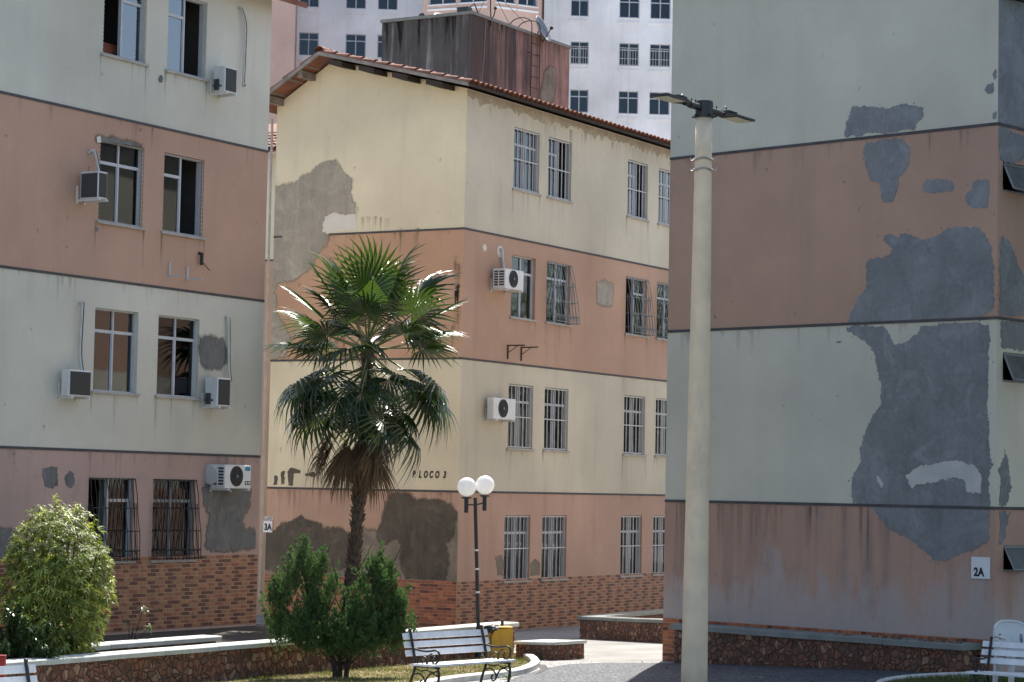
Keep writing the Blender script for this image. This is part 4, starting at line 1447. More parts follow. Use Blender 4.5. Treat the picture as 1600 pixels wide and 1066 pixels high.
def far_window(F, bld, w_, grille=False, curtain=None, glass='glass_t'):
    s0, s1, z0, z1 = w_
    fm = MB()
    t = .05
    cm = (s0 + s1) / 2
    zt = z1 - .30 * (z1 - z0)
    for a, b, c, d in ((s0, s1, z0, z0 + t), (s0, s1, z1 - t, z1), (s0, s0 + t, z0 + t, z1 - t), (s1 - t, s1, z0 + t, z1 - t), (cm - .03, cm + .03, z0 + t, z1 - t)):
        fm.fbox(F, a, b, c, d, -.13, -.06)
    for a, b in ((s0 + t, cm - .03), (cm + .03, s1 - t)):
        fm.fbox(F, a, b, zt - .03, zt + .03, -.12, -.065)
    wo = build(fm, 'window', M['alu'], bld)
    for a, b in ((s0 + t, cm - .03), (cm + .03, s1 - t)):
        pm = MB(); pm.fbox(F, a, b, z0 + t, z1 - t, -.115, -.105)
        build(pm, 'pane', M[glass], wo)
    sm = MB()
    sm.fbox(F, s0 - .04, s1 + .04, z0 - .31, z0 - .22, -.01, .07)
    sm.fbox(F, s0 - .04, s1 + .04, z0 - .05, z0 - .001, -.05, .03)
    build(sm, 'sill', M['white_wall'], wo)
    rm = MB(); rm.fbox(F, s0 - .1, s1 + .1, z0 - .1, z1 + .1, -1.0, -.6)
    build(rm, 'room_interior', M['room'], wo)
    if curtain:
        kind, fa, fb = curtain
        build(curtain_mb(F, s0 + (s1 - s0) * fa, s0 + (s1 - s0) * fb, z0, z1, -.28), 'curtain', M[kind], wo)
    if grille:
        gm = MB()
        for i in range(8):
            s = s0 + .03 + (s1 - s0 - .06) * i / 7
            gm.fbox(F, s - .012, s + .012, z0 + .02, z0 + (z1 - z0) * .78, -.02, .01)
        for z in (z0 + .04, z0 + .4, z0 + (z1 - z0) * .78):
            gm.fbox(F, s0, s1, z - .015, z + .015, .011, .03)
        build(gm, 'grille', M['bar'], wo)
rw = random.Random(11)
for i, w_ in enumerate(wt):
    r, k = divmod(i, 6)
    far_window(W0, bW, w_, grille=(r == 2 and k >= 3), curtain=rw.choice((None, ('curt_b', 0, .45), None, ('curt_b', .5, 1), ('curt_w', 0, .3), None)))
for w_ in more:
    far_window(W0, bW, w_)
# pink projecting bay and pink side wing
PB_ = D(768, 2, 112)
B1_ = Face(PB_.xy, Vector((sin(R(62)), cos(R(62)), 0)), Vector((cos(R(62)), -sin(R(62)), 0)))
B2_ = Face(PB_.xy, Vector((-cos(R(22)), sin(R(22)), 0)), Vector((-sin(R(22)), -cos(R(22)), 0)))
bP = thing('corner_block', 'pink corner building with a blue glazed window band between the white tower halves', 'building', (PB_.x, PB_.y, gz(PB_.x, PB_.y)))
sb1 = B1_.px(848, 12)[0]; sb2 = B2_.px(661, 8)[0]
zbw = PB_.z
wm = MB()
w1 = [(.25 + i * (sb1 - .4) / 2, .25 + (i + 1) * (sb1 - .4) / 2 - .15, zbw + k * 2.75, zbw + 1.3 + k * 2.75) for i in range(2) for k in (0, 1)]
w2 = [(.25 + i * (sb2 - .4) / 2, .25 + (i + 1) * (sb2 - .4) / 2 - .15, zbw + k * 2.75, zbw + 1.3 + k * 2.75) for i in range(2) for k in (0, 1)]
wall(wm, B1_, 0, sb1, [(-2, zbw + 6, 0)], w1, None)
wall(wm, B2_, 0, sb2, [(-2, zbw + 6, 0)], w2, None)
p10, p01 = B1_.w(sb1, 0), B2_.w(sb2, 0)
for p in (p10, p01):
    q_ = p + Vector((0, 16, 0))
    wm.face([(p.x, p.y, -2), (p.x, p.y, zbw + 6), (q_.x, q_.y, zbw + 6), (q_.x, q_.y, -2)], 0)
wm.face([B1_.w(0, zbw + 6), B1_.w(sb1, zbw + 6), (p10.x, p10.y + 16, zbw + 6), (p01.x, p01.y + 16, zbw + 6), B2_.w(sb2, zbw + 6)], 0)
build(wm, 'wall', M['pink_wall'], bP)
for w_ in w1:
    far_window(B1_, bP, w_, curtain=('curt_b', .1, .6))
for w_ in w2:
    far_window(B2_, bP, w_, curtain=('curt_b', .3, .9))
mb = MB(); mb.tube([B1_.w(sb1, -1, .06), B1_.w(sb1, zbw + 6, .06)], .05, 6)
build(mb, 'down_pipe', M['rustiron'], bP)
W2_ = Face((0, YT - 4), dT, nT)
sp0, sp1 = W2_.px(405, 50)[0], W2_.px(461, 50)[0]
o = thing('wing_block', 'plain pink wing wall rising behind the gap left of the white tower', 'building', W2_.w(sp1, gz(-12, 127)))
wm = MB(); wm.fbox(W2_, sp0 - 6, sp1, -2, ztw, -16, 0)
build(wm, 'wall', M['pink_wall'], o)

# ------------------------------------------------------------------ rain runs on the walls
def runmat():
    t = NT('rain_run_dirt')
    at_ = t.n('ShaderNodeAttribute')
    at_.attribute_name = 'fade'
    a_ = t.mul(t.rampv(t.noise(1.0, 6, (14, 14, 2.0), .7), .30, .72), at_.outputs['Fac'])
    t.done((.10, .085, .07), .95, .1)
    t.l(t.mul(a_, .40), t.b.inputs['Alpha'])
    return t.mat
M['run'] = runmat()
def runs(F, bld, marks, seed, o=.0025):
    """marks: (s, z_top, length, width)"""
    rnd = random.Random(seed)
    mb = MB()
    fade = []
    for k, (s, z, L_, w_) in enumerate(marks):
        n = 4
        oo = o + (k % 40) * 4e-5
        sh = rnd.uniform(-.02, .02)
        for i in range(n + 1):
            t_ = i / n
            ww = w_ * (1 - .75 * t_) * rnd.uniform(.85, 1.15) / 2
            mb.v.append(tuple(F.w(s - ww + sh * t_, z - L_ * t_, oo)))
            mb.v.append(tuple(F.w(s + sh * t_, z - L_ * t_, oo)))
            mb.v.append(tuple(F.w(s + ww + sh * t_, z - L_ * t_, oo)))
            e = (1 - t_) ** 1.2
            fade += [0, e, 0]
        b = len(mb.v) - 3 * (n + 1)
        for i in range(n):
            q_ = b + i * 3
            mb.f.append((q_, q_ + 3, q_ + 4, q_ + 1)); mb.m.append(0)
            mb.f.append((q_ + 1, q_ + 4, q_ + 5, q_ + 2)); mb.m.append(0)
    ob = build(mb, 'rain_runs', M['run'], bld)
    at_ = ob.data.attributes.new('fade', 'FLOAT', 'POINT')
    at_.data.foreach_set('value', fade)
    ob['kind'] = 'stuff'
    return ob
rq = random.Random(17)
def sillmarks(wins):
    out_ = []
    for (a, b, c, d) in wins:
        for k in range(7):
            s = rq.choice((a - .03, b + .03, rq.uniform(a, b)))
            out_.append((s + rq.uniform(-.03, .03), c - .035, rq.uniform(.18, .95), rq.uniform(.025, .11)))
    return out_
def linemarks(z, s0, s1, n, lo=.1, hi=.7):
    return [(rq.uniform(s0, s1), z - .03, rq.uniform(lo, hi), rq.uniform(.02, .16)) for _ in range(n)]
runs(L1, bL, sillmarks([w_ for row in winsL[:3] for w_ in row]) + linemarks(zl1, -9, -.05, 26) + linemarks(zl2, -9, -.05, 20) + linemarks(zl3, -9, -.05, 16), 1)
runs(C1, bC, sillmarks([w_ for row in winsC[:3] for w_ in row]) + linemarks(zc1, .1, 14, 16, .1, .4) + linemarks(zc2, .1, 14, 16, .1, .4) + linemarks(ztopC - .2, .1, 16, 60, .15, .7), 2)
gm_ = linemarks(zc1, .1, WG - .1, 34, .15, .8) + linemarks(zc2, .1, WG - .1, 26, .1, .5) + linemarks(zc3, .1, s_cut, 14, .1, .4)
for x_, y_ in ((450, 300), (470, 345), (490, 340), (510, 345), (530, 340), (555, 345), (575, 350)):    # sooty comb of runs above the line
    p_ = C2.px(400 + x_ / 2.805, 220 + y_ / 2.805)
    gm_ += [(p_[0] + rq.uniform(-.06, .06), p_[1] + .05, rq.uniform(.25, .5), .09) for _ in range(2)]
for x_, y_ in ((880, 540), (890, 570), (885, 640), (870, 660), (890, 760), (860, 830), (330, 850), (350, 880), (380, 860), (300, 870), (640, 400), (700, 410)):
    p_ = C2.px(400 + x_ / 2.805, 220 + y_ / 2.805)
    gm_ += [(p_[0] + rq.uniform(-.05, .05), p_[1] + rq.uniform(0, .2), rq.uniform(.4, 1.0), rq.uniform(.06, .16)) for _ in range(3)]
runs(C2, bC, gm_, 3)
runs(R2, bR, linemarks(zr1, .05, WR - .05, 60, .3, 1.6) + linemarks(zr2, .05, WR - .05, 22, .1, .5) + linemarks(zr3, .05, WR - .05, 22, .1, .5), 4)
tk = [(rq.uniform(0, sT2), zT - .01, rq.uniform(.4, 2.6), rq.uniform(.05, .25)) for _ in range(60)]
runs(T2, bT, tk, 5)
runs(T1, bT, [(rq.uniform(0, sT1), zT - .01, rq.uniform(.3, 2.0), rq.uniform(.05, .25)) for _ in range(50)], 6)

# ------------------------------------------------------------------ air conditioners
def ac_unit(F, label, s0, s1, z0, z1, dep, front='fan', end='plain', logo=False):
    """outdoor unit: s0..s1 along the wall, its near end is s0"""
    o = thing('air_conditioner', label, 'air conditioner', F.w(s0, z0 - .06, 0), 'outdoor air conditioners on the facades')
    g = .10
    o0, o1 = g, g + dep
    mb = MB()
    mb.bevbox(F, s0, s1, z0, z1, o0, o1, .012)
    build(mb, 'casing', M['white_pl'], o)
    W_, H_ = s1 - s0, z1 - z0
    if front == 'fan':
        cs, cz = s0 + W_ * .43, z0 + H_ * .52
        rad = min(W_ * .34, H_ * .43)
        mb = MB()
        mb.lathe(F.w(cs, cz, o1 - .005), [(rad, 0), (rad, .018), (rad * .96, .02), (rad * .95, .008), (.01, .008)], 24, 0, F.n)
        fo = build(mb, 'fan', M['fan'], o)
        gm = MB()
        for k in range(1, 7):
            rr2_ = rad * k / 7
            gm.tube([F.w(cs + rr2_ * cos(a_), cz + rr2_ * sin(a_), o1 + .02) for a_ in [j * 2 * pi / 20 for j in range(21)]], .0035, 3, cap=False)
        for k in range(8):
            a_ = k * pi / 4 + .2
            gm.tube([F.w(cs, cz, o1 + .02), F.w(cs + rad * cos(a_ + .3), cz + rad * sin(a_ + .3), o1 + .018)], .004, 3)
        build(gm, 'fan_guard', M['dark_gr'], fo)
        hm = MB()
        hm.lathe(F.w(cs, cz, o1 + .02), [(rad * .16, 0), (rad * .16, .008), (rad * .02, .012)], 12, 0, F.n)
        build(hm, 'hub_badge', M['dish'], fo)
        if logo:
            mb = MB(); mb.fbox(F, s1 - .24 * W_, s1 - .05 * W_, z1 - .24 * H_, z1 - .08 * H_, o1, o1 + .003)
            build(mb, 'blue_label', M['blue_lab'], o)
            mb = MB(); mb.fbox(F, s1 - .24 * W_, s1 - .03 * W_, z0 + .16 * H_, z0 + .32 * H_, o1, o1 + .003)
            lo_ = build(mb, 'black_label', M['fan'], o)
            mb = MB()
            for a, b in ((.21, .17), (.13, .11), (.09, .06)):
                mb.fbox(F, s1 - a * W_, s1 - b * W_, z0 + .20 * H_, z0 + .28 * H_, o1 + .003, o1 + .005)
            build(mb, 'print', M['plate'], lo_)
    else:
        mb = MB()
        mb.fbox(F, s0 + .02, s1 - .02, z0 + .025, z1 - .025, o1 - .002, o1 + .004)
        fo = build(mb, 'coil_face', M['dark_gr'], o)
        gm = MB()
        n = 14
        for i in range(n):
            z = z0 + .04 + (H_ - .08) * i / (n - 1)
            gm.fbox(F, s0 + .025, s1 - .025, z - .003, z + .003, o1 + .005, o1 + .012)
        build(gm, 'coil_fin', M['fan'], fo)
    E_ = Face(F.w(s0, 0, 0).xy, F.n, -F.d)
    if end == 'louvre':
        mb = MB()
        mb.fbox(E_, o0 + .03, o1 - .03, z0 + .05, z1 - .04, -.01, .004)
        lo_ = build(mb, 'side_louvre', M['dark_gr'], o)
        mb = MB()
        for i in range(7):
            z = z0 + .05 + (H_ - .09) * i / 6
            mb.fbox(E_, o0 + .03, o1 - .03, z - .007, z + .007, .004, .016)
        mb.fbox(E_, (o0 + o1) / 2 - .01, (o0 + o1) / 2 + .01, z0 + .05, z1 - .04, .017, .026)
        build(mb, 'louvre_blade', M['white_pl'], lo_)
    elif end == 'valve':
        mb = MB()
        mb.fbox(E_, o0 + .03, o0 + .12, z0 + .03, z0 + .22, .0, .035)
        for k in range(3):
            c = E_.w(o0 + .05 + k * .06, z0 + .10 + .05 * (k % 2), .02)
            mb.lathe(c, [(.018, 0), (.018, .05), (.008, .06)], 8, 0, -F.d)
        build(mb, 'valve', M['dark_gr'], o)
    elif end == 'coil':
        mb = MB()
        mb.fbox(E_, o0 + .015, o1 - .015, z0 + .02, z1 - .03, .0, .006)
        build(mb, 'coil_face', M['dark_gr'], o)
    for s in (s0 + .12 * W_, s1 - .12 * W_):
        mb = MB()
        mb.fbox(F, s - .015, s + .015, z0 - .035, z0 - .001, .0, o1 + .03)
        mb.fbox(F, s - .015, s + .015, z0 - .06, z0 + .22, .0, .02)
        build(mb, 'bracket', M['white_pl'], o)
    return o

def rise_pipe(F, parent, pts, r=.022):
    mb = MB()
    mb.tube(smooth_pts([F.w(*p) for p in pts], 5), r, 7)
    build(mb, 'pipe', M['pipe'], parent, smooth=True)
    mb = MB()
    mb.tube(smooth_pts([F.w(p[0] + .03, p[1], p[2] + .01) for p in pts], 4), r * .4, 5)
    build(mb, 'cable', M['cable'], parent)

def near_end(F, u, v, out):
    """s of a point seen at pixel u,v standing 'out' in front of the facade"""
    F2 = Face(F.w(0, 0, out).xy, F.d, F.n)
    return F2.px(u, v)
# left block: lowest (with fan and label)
s0, zt = near_end(L1, 352, 726, .38); s1, zb = near_end(L1, 392, 764, .38)
a = ac_unit(L1, 'white air conditioner with blue label and fan beside the left block lowest windows', s0, s1, zb, zt, .28, 'fan', 'louvre', True)
mb = MB(); mb.lathe(L1.w(s0 - .02, (zt + zb) / 2 + .03, .08), [(.16, -.02), (.18, .0), (.16, .02)], 14, 0, L1.d); build(mb, 'coiled_hose', M['pipe'], a)
# second floor left: plain dark coil
s0, zt = near_end(L1, 121, 577, .42); s1, zb = near_end(L1, 154, 621, .42)
a = ac_unit(L1, 'dark-faced air conditioner left of the cream floor first window under a straight white pipe', s0, s1, zb, zt, .16, 'coil', 'plain')
sp, zp = L1.px(124, 474)
rise_pipe(L1, a, [(sp, zp, .0), (sp, zp, .05), (sp, zp - .05, .06), (sp - .02, zt + .3, .06), (sp - .02, zt - .02, .12)])
# second floor right
s0, zt = near_end(L1, 342, 590, .38); s1, zb = near_end(L1, 361, 636, .38)
a = ac_unit(L1, 'small white air conditioner with valves right of the cream floor second window', s0, s1, zb, zt, .26, 'coil', 'valve')
sp, zp = L1.px(352, 496)
rise_pipe(L1, a, [(sp, zp, .0), (sp, zp, .05), (sp + .02, zp - .1, .06), (sp + .05, zt + .3, .06), (sp + .03, zt - .03, .12)])
# third floor: turned unit beside first salmon window
s0, zt = near_end(L1, 154, 267, .46); s1, zb = near_end(L1, 166, 312, .46)
a = ac_unit(L1, 'turned air conditioner with dark coil side hanging left of the salmon floor window', s0, s1 + .02, zb, zt, .36, 'plain', 'coil')
sp, zp = L1.px(138, 240)
rise_pipe(L1, a, [(sp, zp, .0), (sp + .02, zp + .05, .06), (sp + .07, zp, .08), (sp + .10, zt + .12, .12), (sp + .10, zt - .03, .18)])
# fourth floor: small unit by the top right window
s0, zt = near_end(L1, 355, 103, .38); s1, zb = near_end(L1, 367, 146, .38)
a = ac_unit(L1, 'small white air conditioner with looping pipe at the top right of the left block', s0, s1 + .1, zb, zt, .24, 'coil', 'valve')
sp, zp = L1.px(373, 14)
rise_pipe(L1, a, [(sp, zp, .0), (sp, zp, .05), (sp + .1, zp - .25, .07), (sp + .12, zp - .6, .06), (sp + .05, zt - .15, .10), (sp - .12, zt - .2, .25)], .018)
# middle block
s0, zt = near_end(C1, 790, 419, .40); s1, zb = near_end(C1, 818, 455, .40)
a = ac_unit(C1, 'white air conditioner overlapping the unbarred window of the orange floor, middle block', s0, s1, zb, zt, .30, 'fan', 'louvre')
sp, zp = C1.px(781, 390)
rise_pipe(C1, a, [(sp, zp, .0), (sp, zp, .05), (sp + .03, zp - .1, .05), (sp + .08, zt + .05, .06), (sp + .1, zt - .1, .10)], .03)
s0, zt = near_end(C1, 772, 621, .26); s1, zb = near_end(C1, 806, 657, .26)
a = ac_unit(C1, 'white air conditioner before the first barred window of the beige floor, middle block', s0, s1, zb, zt, .15, 'fan', 'plain')
# empty brackets
def bracket_pair(F, label, pts, mat, size=.40, drop=.30, brace=True):
    o = thing('bracket_pair', label, 'wall bracket', F.w(*F.px(*pts[0])))
    for (u, v) in pts:
        s, z = F.px(u, v)
        mb = MB()
        mb.fbox(F, s - .013, s + .013, z - drop, z, .0, .026)
        mb.fbox(F, s - .013, s + .013, z - .026, z, .027, size)
        if brace:
            mb.tube([F.w(s, z - drop * .55, .02), F.w(s, z - .02, size * .6)], .009, 4)
        build(mb, 'bracket', mat, o)
    return o
bracket_pair(C1, 'two empty rusty brackets under the orange floor window of the middle block', [(793, 539), (814, 542)], M['rustiron'], .42, .30)
o = bracket_pair(L1, 'two empty white brackets with a black pipe end below the salmon floor windows', [(264, 410), (292, 416)], M['pipe'], .01, .26, False)
for (u, v) in ((264, 410), (292, 416)):
    s, z = L1.px(u, v)
    mb = MB(); mb.fbox(L1, s - .013, s + .013, z - .24, z - .215, .027, .33); build(mb, 'bracket', M['pipe'], o)
s, z = L1.px(311, 396)
mb = MB(); mb.tube([L1.w(s, z, .0), L1.w(s, z, .06), L1.w(s, z - .2, .06)], .03, 6); mb.tube([L1.w(s, z - .12, .05), L1.w(s + .2, z - .28, .08)], .008, 4); build(mb, 'pipe_end', M['cable'], o)
# clothes and a clay box in the open top window
w_ = winsL[0][0]
s, z = w_[0], w_[2]
o = tag(build((lambda q_: (q_.fbox(L1, s + .30, s + .72, z + .10, z + .26, -.45, -.27), q_)[1])(MB()), 'planter_box', M['bk_red'], None, L1.w(s + .3, z + .1)), 'reddish brown box inside the open top left window', 'box')

# ------------------------------------------------------------------ signs
def plate(F, label, px, txt, hfac, tpos, bld_mat='plate'):
    (u0, v0), (u1, v1) = px
    s0, z1 = F.px(u0, v0); s1, z0 = F.px(u1, v1)
    sa, sb = min(s0, s1), max(s0, s1)
    o = thing('block_sign', label, 'sign', F.w(sa, z0, .01), 'block number plates')
    mb = MB(); mb.fbox(F, sa, sb, z0, z1, .007, .022)
    build(mb, 'plate', M[bld_mat], o)
    h = (z1 - z0) * hfac
    flip = F.d.dot(RT) < 0
    st = s0 + (sb - sa) * .14 * (-1 if flip else 1)
    text_mb(txt, F, st, z0 + (z1 - z0) * tpos, h, M['ink'], o, 'lettering', 0, .0225, .003, .86, flip)
    return o
plate(R2, 'white plate reading 2A at the lower right of the right block gable', ((1519, 870), (1548, 905)), '2A', .42, .10)
o3 = plate(C2, 'white plate reading 3A at the left edge of the middle block gable', ((412.5, 814), (426, 832)), '3A', .62, .16)
s0, z1 = C2.px(413.5, 807); s1, z0 = C2.px(427, 813.5)
mb = MB(); mb.slab(C2, jag([(s0, z0), (s1, z0), (s1, z1), (s0, z1)], .01, .02, 4), .0065, .010)
build(mb, 'torn_paper', M['curt_w'], o3)
mb = MB()
for k in range(3):
    mb.fbox(C2, min(s0, s1) + .03, max(s0, s1) - .02 - .03 * k, z0 + .02 + .022 * k, z0 + .028 + .022 * k, .010, .0108)
build(mb, 'paper_print', M['ink'], o3)

# ------------------------------------------------------------------ planter walls with stone shards
def clip_poly(poly, n, d):
    out = []
    for i in range(len(poly)):
        a, b = poly[i], poly[(i + 1) % len(poly)]
        da, db = a[0] * n[0] + a[1] * n[1] - d, b[0] * n[0] + b[1] * n[1] - d
        if da <= 0:
            out.append(a)
        if (da < 0 < db) or (db < 0 < da):
            t = da / (da - db)
            out.append((a[0] + (b[0] - a[0]) * t, a[1] + (b[1] - a[1]) * t))
    return out

def shards(F, parent, s0, s1, zf0, zf1, cell=.13, seed=0, limit=300, gap=.009, pal=('sh1', 'sh2', 'sh3', 'sh4'), budget=None):
    """broken stone facing: voronoi cells with recessed mortar; zf0/zf1 give bottom and top height at s"""
    rnd = random.Random(seed)
    nx = max(1, int((s1 - s0) / cell))
    H_ = max(zf1(s) - zf0(s) for s in (s0, s1))
    ny = max(1, int(round(H_ / cell)))
    pts = {}
    for i in range(-1, nx + 1):
        for j in range(-1, ny + 1):
            pts[i, j] = (s0 + (i + .5 + rnd.uniform(-.48, .48)) * (s1 - s0) / nx, (j + .5 + rnd.uniform(-.48, .48)) * H_ / ny)
    cells = []
    for i in range(nx):
        for j in range(ny):
            c = pts[i, j]
            poly = [(s0 + .002, .002), (s1 - .002, .002), (s1 - .002, H_ - .002), (s0 + .002, H_ - .002)]
            for a in range(-2, 3):
                for b in range(-2, 3):
                    if (a or b) and (i + a, j + b) in pts:
                        q_ = pts[i + a, j + b]
                        n = (q_[0] - c[0], q_[1] - c[1])
                        L_ = math.hypot(*n)
                        n = (n[0] / L_, n[1] / L_)
                        d = (c[0] + q_[0]) / 2 * n[0] + (c[1] + q_[1]) / 2 * n[1] - gap
                        poly = clip_poly(poly, n, d)
                        if len(poly) < 3:
                            break
                if len(poly) < 3:
                    break
            if len(poly) >= 3:
                ar = abs(sum(poly[k][0] * poly[(k + 1) % len(poly)][1] - poly[(k + 1) % len(poly)][0] * poly[k][1] for k in range(len(poly)))) / 2
                if ar > 3e-4:
                    cells.append((ar, poly))
    cut = []
    for ar, poly in cells:
        r_ = rnd.random()
        if r_ < .07:
            continue
        if r_ < .72:
            cx = sum(p[0] for p in poly) / len(poly); cy = sum(p[1] for p in poly) / len(poly)
            a_ = rnd.uniform(0, pi)
            n_ = (cos(a_), sin(a_)); d_ = cx * n_[0] + cy * n_[1] + rnd.uniform(-.25, .25) * math.sqrt(ar)
            for sg in (1, -1):
                p2 = clip_poly(poly, (n_[0] * sg, n_[1] * sg), d_ * sg - gap * .8)
                if len(p2) >= 3:
                    a2 = abs(sum(p2[k][0] * p2[(k + 1) % len(p2)][1] - p2[(k + 1) % len(p2)][0] * p2[k][1] for k in range(len(p2)))) / 2
                    if a2 > 3e-4:
                        cut.append((a2, p2))
        else:
            cut.append((ar, poly))
    cells = cut
    cells.sort(key=lambda x: -x[0])
    rest = MB()
    for k, (ar, poly) in enumerate(cells):
        mi = rnd.choices(range(4), (4, 4, 2, 3))[0]
        th = rnd.uniform(.006, .022)
        cx = sum(p[0] for p in poly) / len(poly); cy = sum(p[1] for p in poly) / len(poly)
        base = zf0(cx)
        inner = [(cx + (p[0] - cx) * .93, cy + (p[1] - cy) * .93) for p in poly]
        tx, ty = rnd.uniform(-.06, .06), rnd.uniform(-.06, .06)
        mb = MB() if k < limit else rest
        top = [F.w(p[0], base + p[1], th + (p[0] - cx) * tx + (p[1] - cy) * ty) for p in inner]
        bot = [F.w(p[0], base + p[1], -.003) for p in poly]
        mb.face(top, mi)
        for q_ in range(len(poly)):
            r_ = (q_ + 1) % len(poly)
            mb.face([bot[q_], bot[r_], top[r_], top[q_]], mi)
        if k < limit:
            build(mb, 'stone', [M[x] for x in pal], parent)
    if rest.f:
        o = build(rest, 'stone_facing', [M[x] for x in pal], parent)
        o['kind'] = 'stuff'

def wall_run(A, B, thick, h, name, label, face_out, cap='cap', capw=.06, caph=.07, cell=.13, limit=300, seed=1, stone=(True, True), flat=None, ends=True, capseg=1.2):
    """a low faced wall from A to B (plan points of its front face); face_out = unit vector out of the front"""
    A, B = Vector((A.x, A.y, 0)), Vector((B.x, B.y, 0))
    d = (B - A); L_ = d.length; d.normalize()
    n = Vector((d.y, -d.x, 0))
    if n.dot(face_out) < 0:
        n = -n
    F = Face(A.xy, d, n)
    zg = lambda s: gz(*F.w(s, 0).xy)
    zt = (lambda s: flat) if flat is not None else (lambda s: zg(s) + h)
    o = thing(name, label, 'planter wall', F.w(L_ / 2, zg(L_ / 2), -thick / 2))
    mb = MB()
    mb.box8([F.w(0, zg(0) - .3, 0), F.w(L_, zg(L_) - .3, 0), F.w(L_, zg(L_) - .3, -thick), F.w(0, zg(0) - .3, -thick),
             F.w(0, zt(0), 0), F.w(L_, zt(L_), 0), F.w(L_, zt(L_), -thick), F.w(0, zt(0), -thick)])
    build(mb, 'core', M['plmort'], o)
    n_ = max(1, int(round(L_ / capseg)))
    for i in range(n_):
        a, b = L_ * i / n_ - (capw if i == 0 else -.003), L_ * (i + 1) / n_ + (capw if i == n_ - 1 else -.003)
        j = random.uniform(-.004, .004)
        mb = MB()
        c_ = .012
        pr = [(capw, .002), (capw, caph - c_), (capw - c_, caph), (-thick - capw + c_, caph), (-thick - capw, caph - c_), (-thick - capw, .002)]
        ra = [F.w(a, zt(a) + z + j, q_) for q_, z in pr]
        rb = [F.w(b, zt(b) + z + j, q_) for q_, z in pr]
        for k in range(6):
            k2 = (k + 1) % 6
            mb.face([ra[k], rb[k], rb[k2], ra[k2]])
        mb.face(ra[::-1]); mb.face(rb)
        build(mb, 'cap_slab', M[cap], o)
    if stone[0]:
        shards(F, o, 0, L_, zg, zt, cell, seed, limit)
    if stone[1]:
        E_ = Face(F.w(L_, 0).xy, -n, d)
        shards(E_, o, 0, thick, lambda s: zg(L_), lambda s: zt(L_), cell, seed + 1, 60)
    return o, F, L_

# front planter wall, from off the left edge to its end by the bin
ZC = .52
A = HZ(5, 1035, ZC); B = HZ(806, 972.5, ZC)
dd = (B - A); dd.z = 0; dd.normalize()
out = Vector((dd.y, -dd.x, 0))
wall_run(A - dd * 1.6, B - dd * .05, .24, .4, 'planter_wall', 'long white-capped stone planter wall running behind the bench and conifer', out, seed=11, cell=.105, limit=290, flat=ZC - .07)
A = HZ(0, 1018, ZC); B = HZ(338, 994, ZC)
wall_run(A - dd * 1.5, B, .24, .4, 'planter_wall', 'short white-capped inner planter wall ending below the brick tiles at left', out, seed=12, stone=(True, True), cell=.16, limit=60, flat=ZC - .07)
# low step wall right of the bin
A = G(806, 1030.5); B = G(866, 1032.5)
wall_run(A, B, .75, .24, 'step_wall', 'low white-topped stone step wall right of the yellow bin', Vector((0, -1, 0)), seed=13, cell=.075, limit=120, capw=.03, caph=.05, capseg=3)
# small planter in the shaded alley
A = G(906, 998); B = G(1034, 1005)
wall_run(A, B + (B - A) * .12, .22, .36, 'planter_wall', 'grey-capped stone planter front in the shaded alley left of the brick corner', Vector((-.6, -.8, 0)), 'cap_dk', seed=14, cell=.08, limit=200, capw=.04)
B = G(1036, 984)
wall_run(A + Vector((.1, .25, 0)), B, .22, .36, 'planter_wall', 'grey-capped rear arm of the alley planter beside the tan brick tiles', Vector((-.6, -.8, 0)), 'cap_dk', seed=15, cell=.1, limit=40, capw=.04, stone=(True, False))
# planter before the right block
A = R2.w(.58, 0, .42); B = R2.w(WR - .25, 0, .42)
zcap = Face(R2.w(0, 0, .47).xy, dR2, nR2).px(1110, 979)[1]
wall_run(A, B, .36, zcap - .35, 'planter_wall', 'grey-capped stone planter wall along the foot of the right block', nR2, 'cap_dk', seed=16, cell=.105, limit=290, capw=.05, flat=zcap - .09, caph=.09)
# raised soil beds
mb = MB()
P = [L1.w(SL0 + 6, .25, -.3), L1.w(.4, .25, -.3), L1.w(.4, .25, 1.4), L1.w(-6.5, .25, 4.3), L1.w(SL0 + 6, .25, 4.3)]
mb.face(P)
mb.face([P[1], P[1] - Vector((0, 0, .6)), P[2] - Vector((0, 0, .6)), P[2]])
mb.face([P[2], P[2] - Vector((0, 0, .6)), P[3] - Vector((0, 0, .6)), P[3]])
struct(build(mb, 'planting_bed', M['soil']))

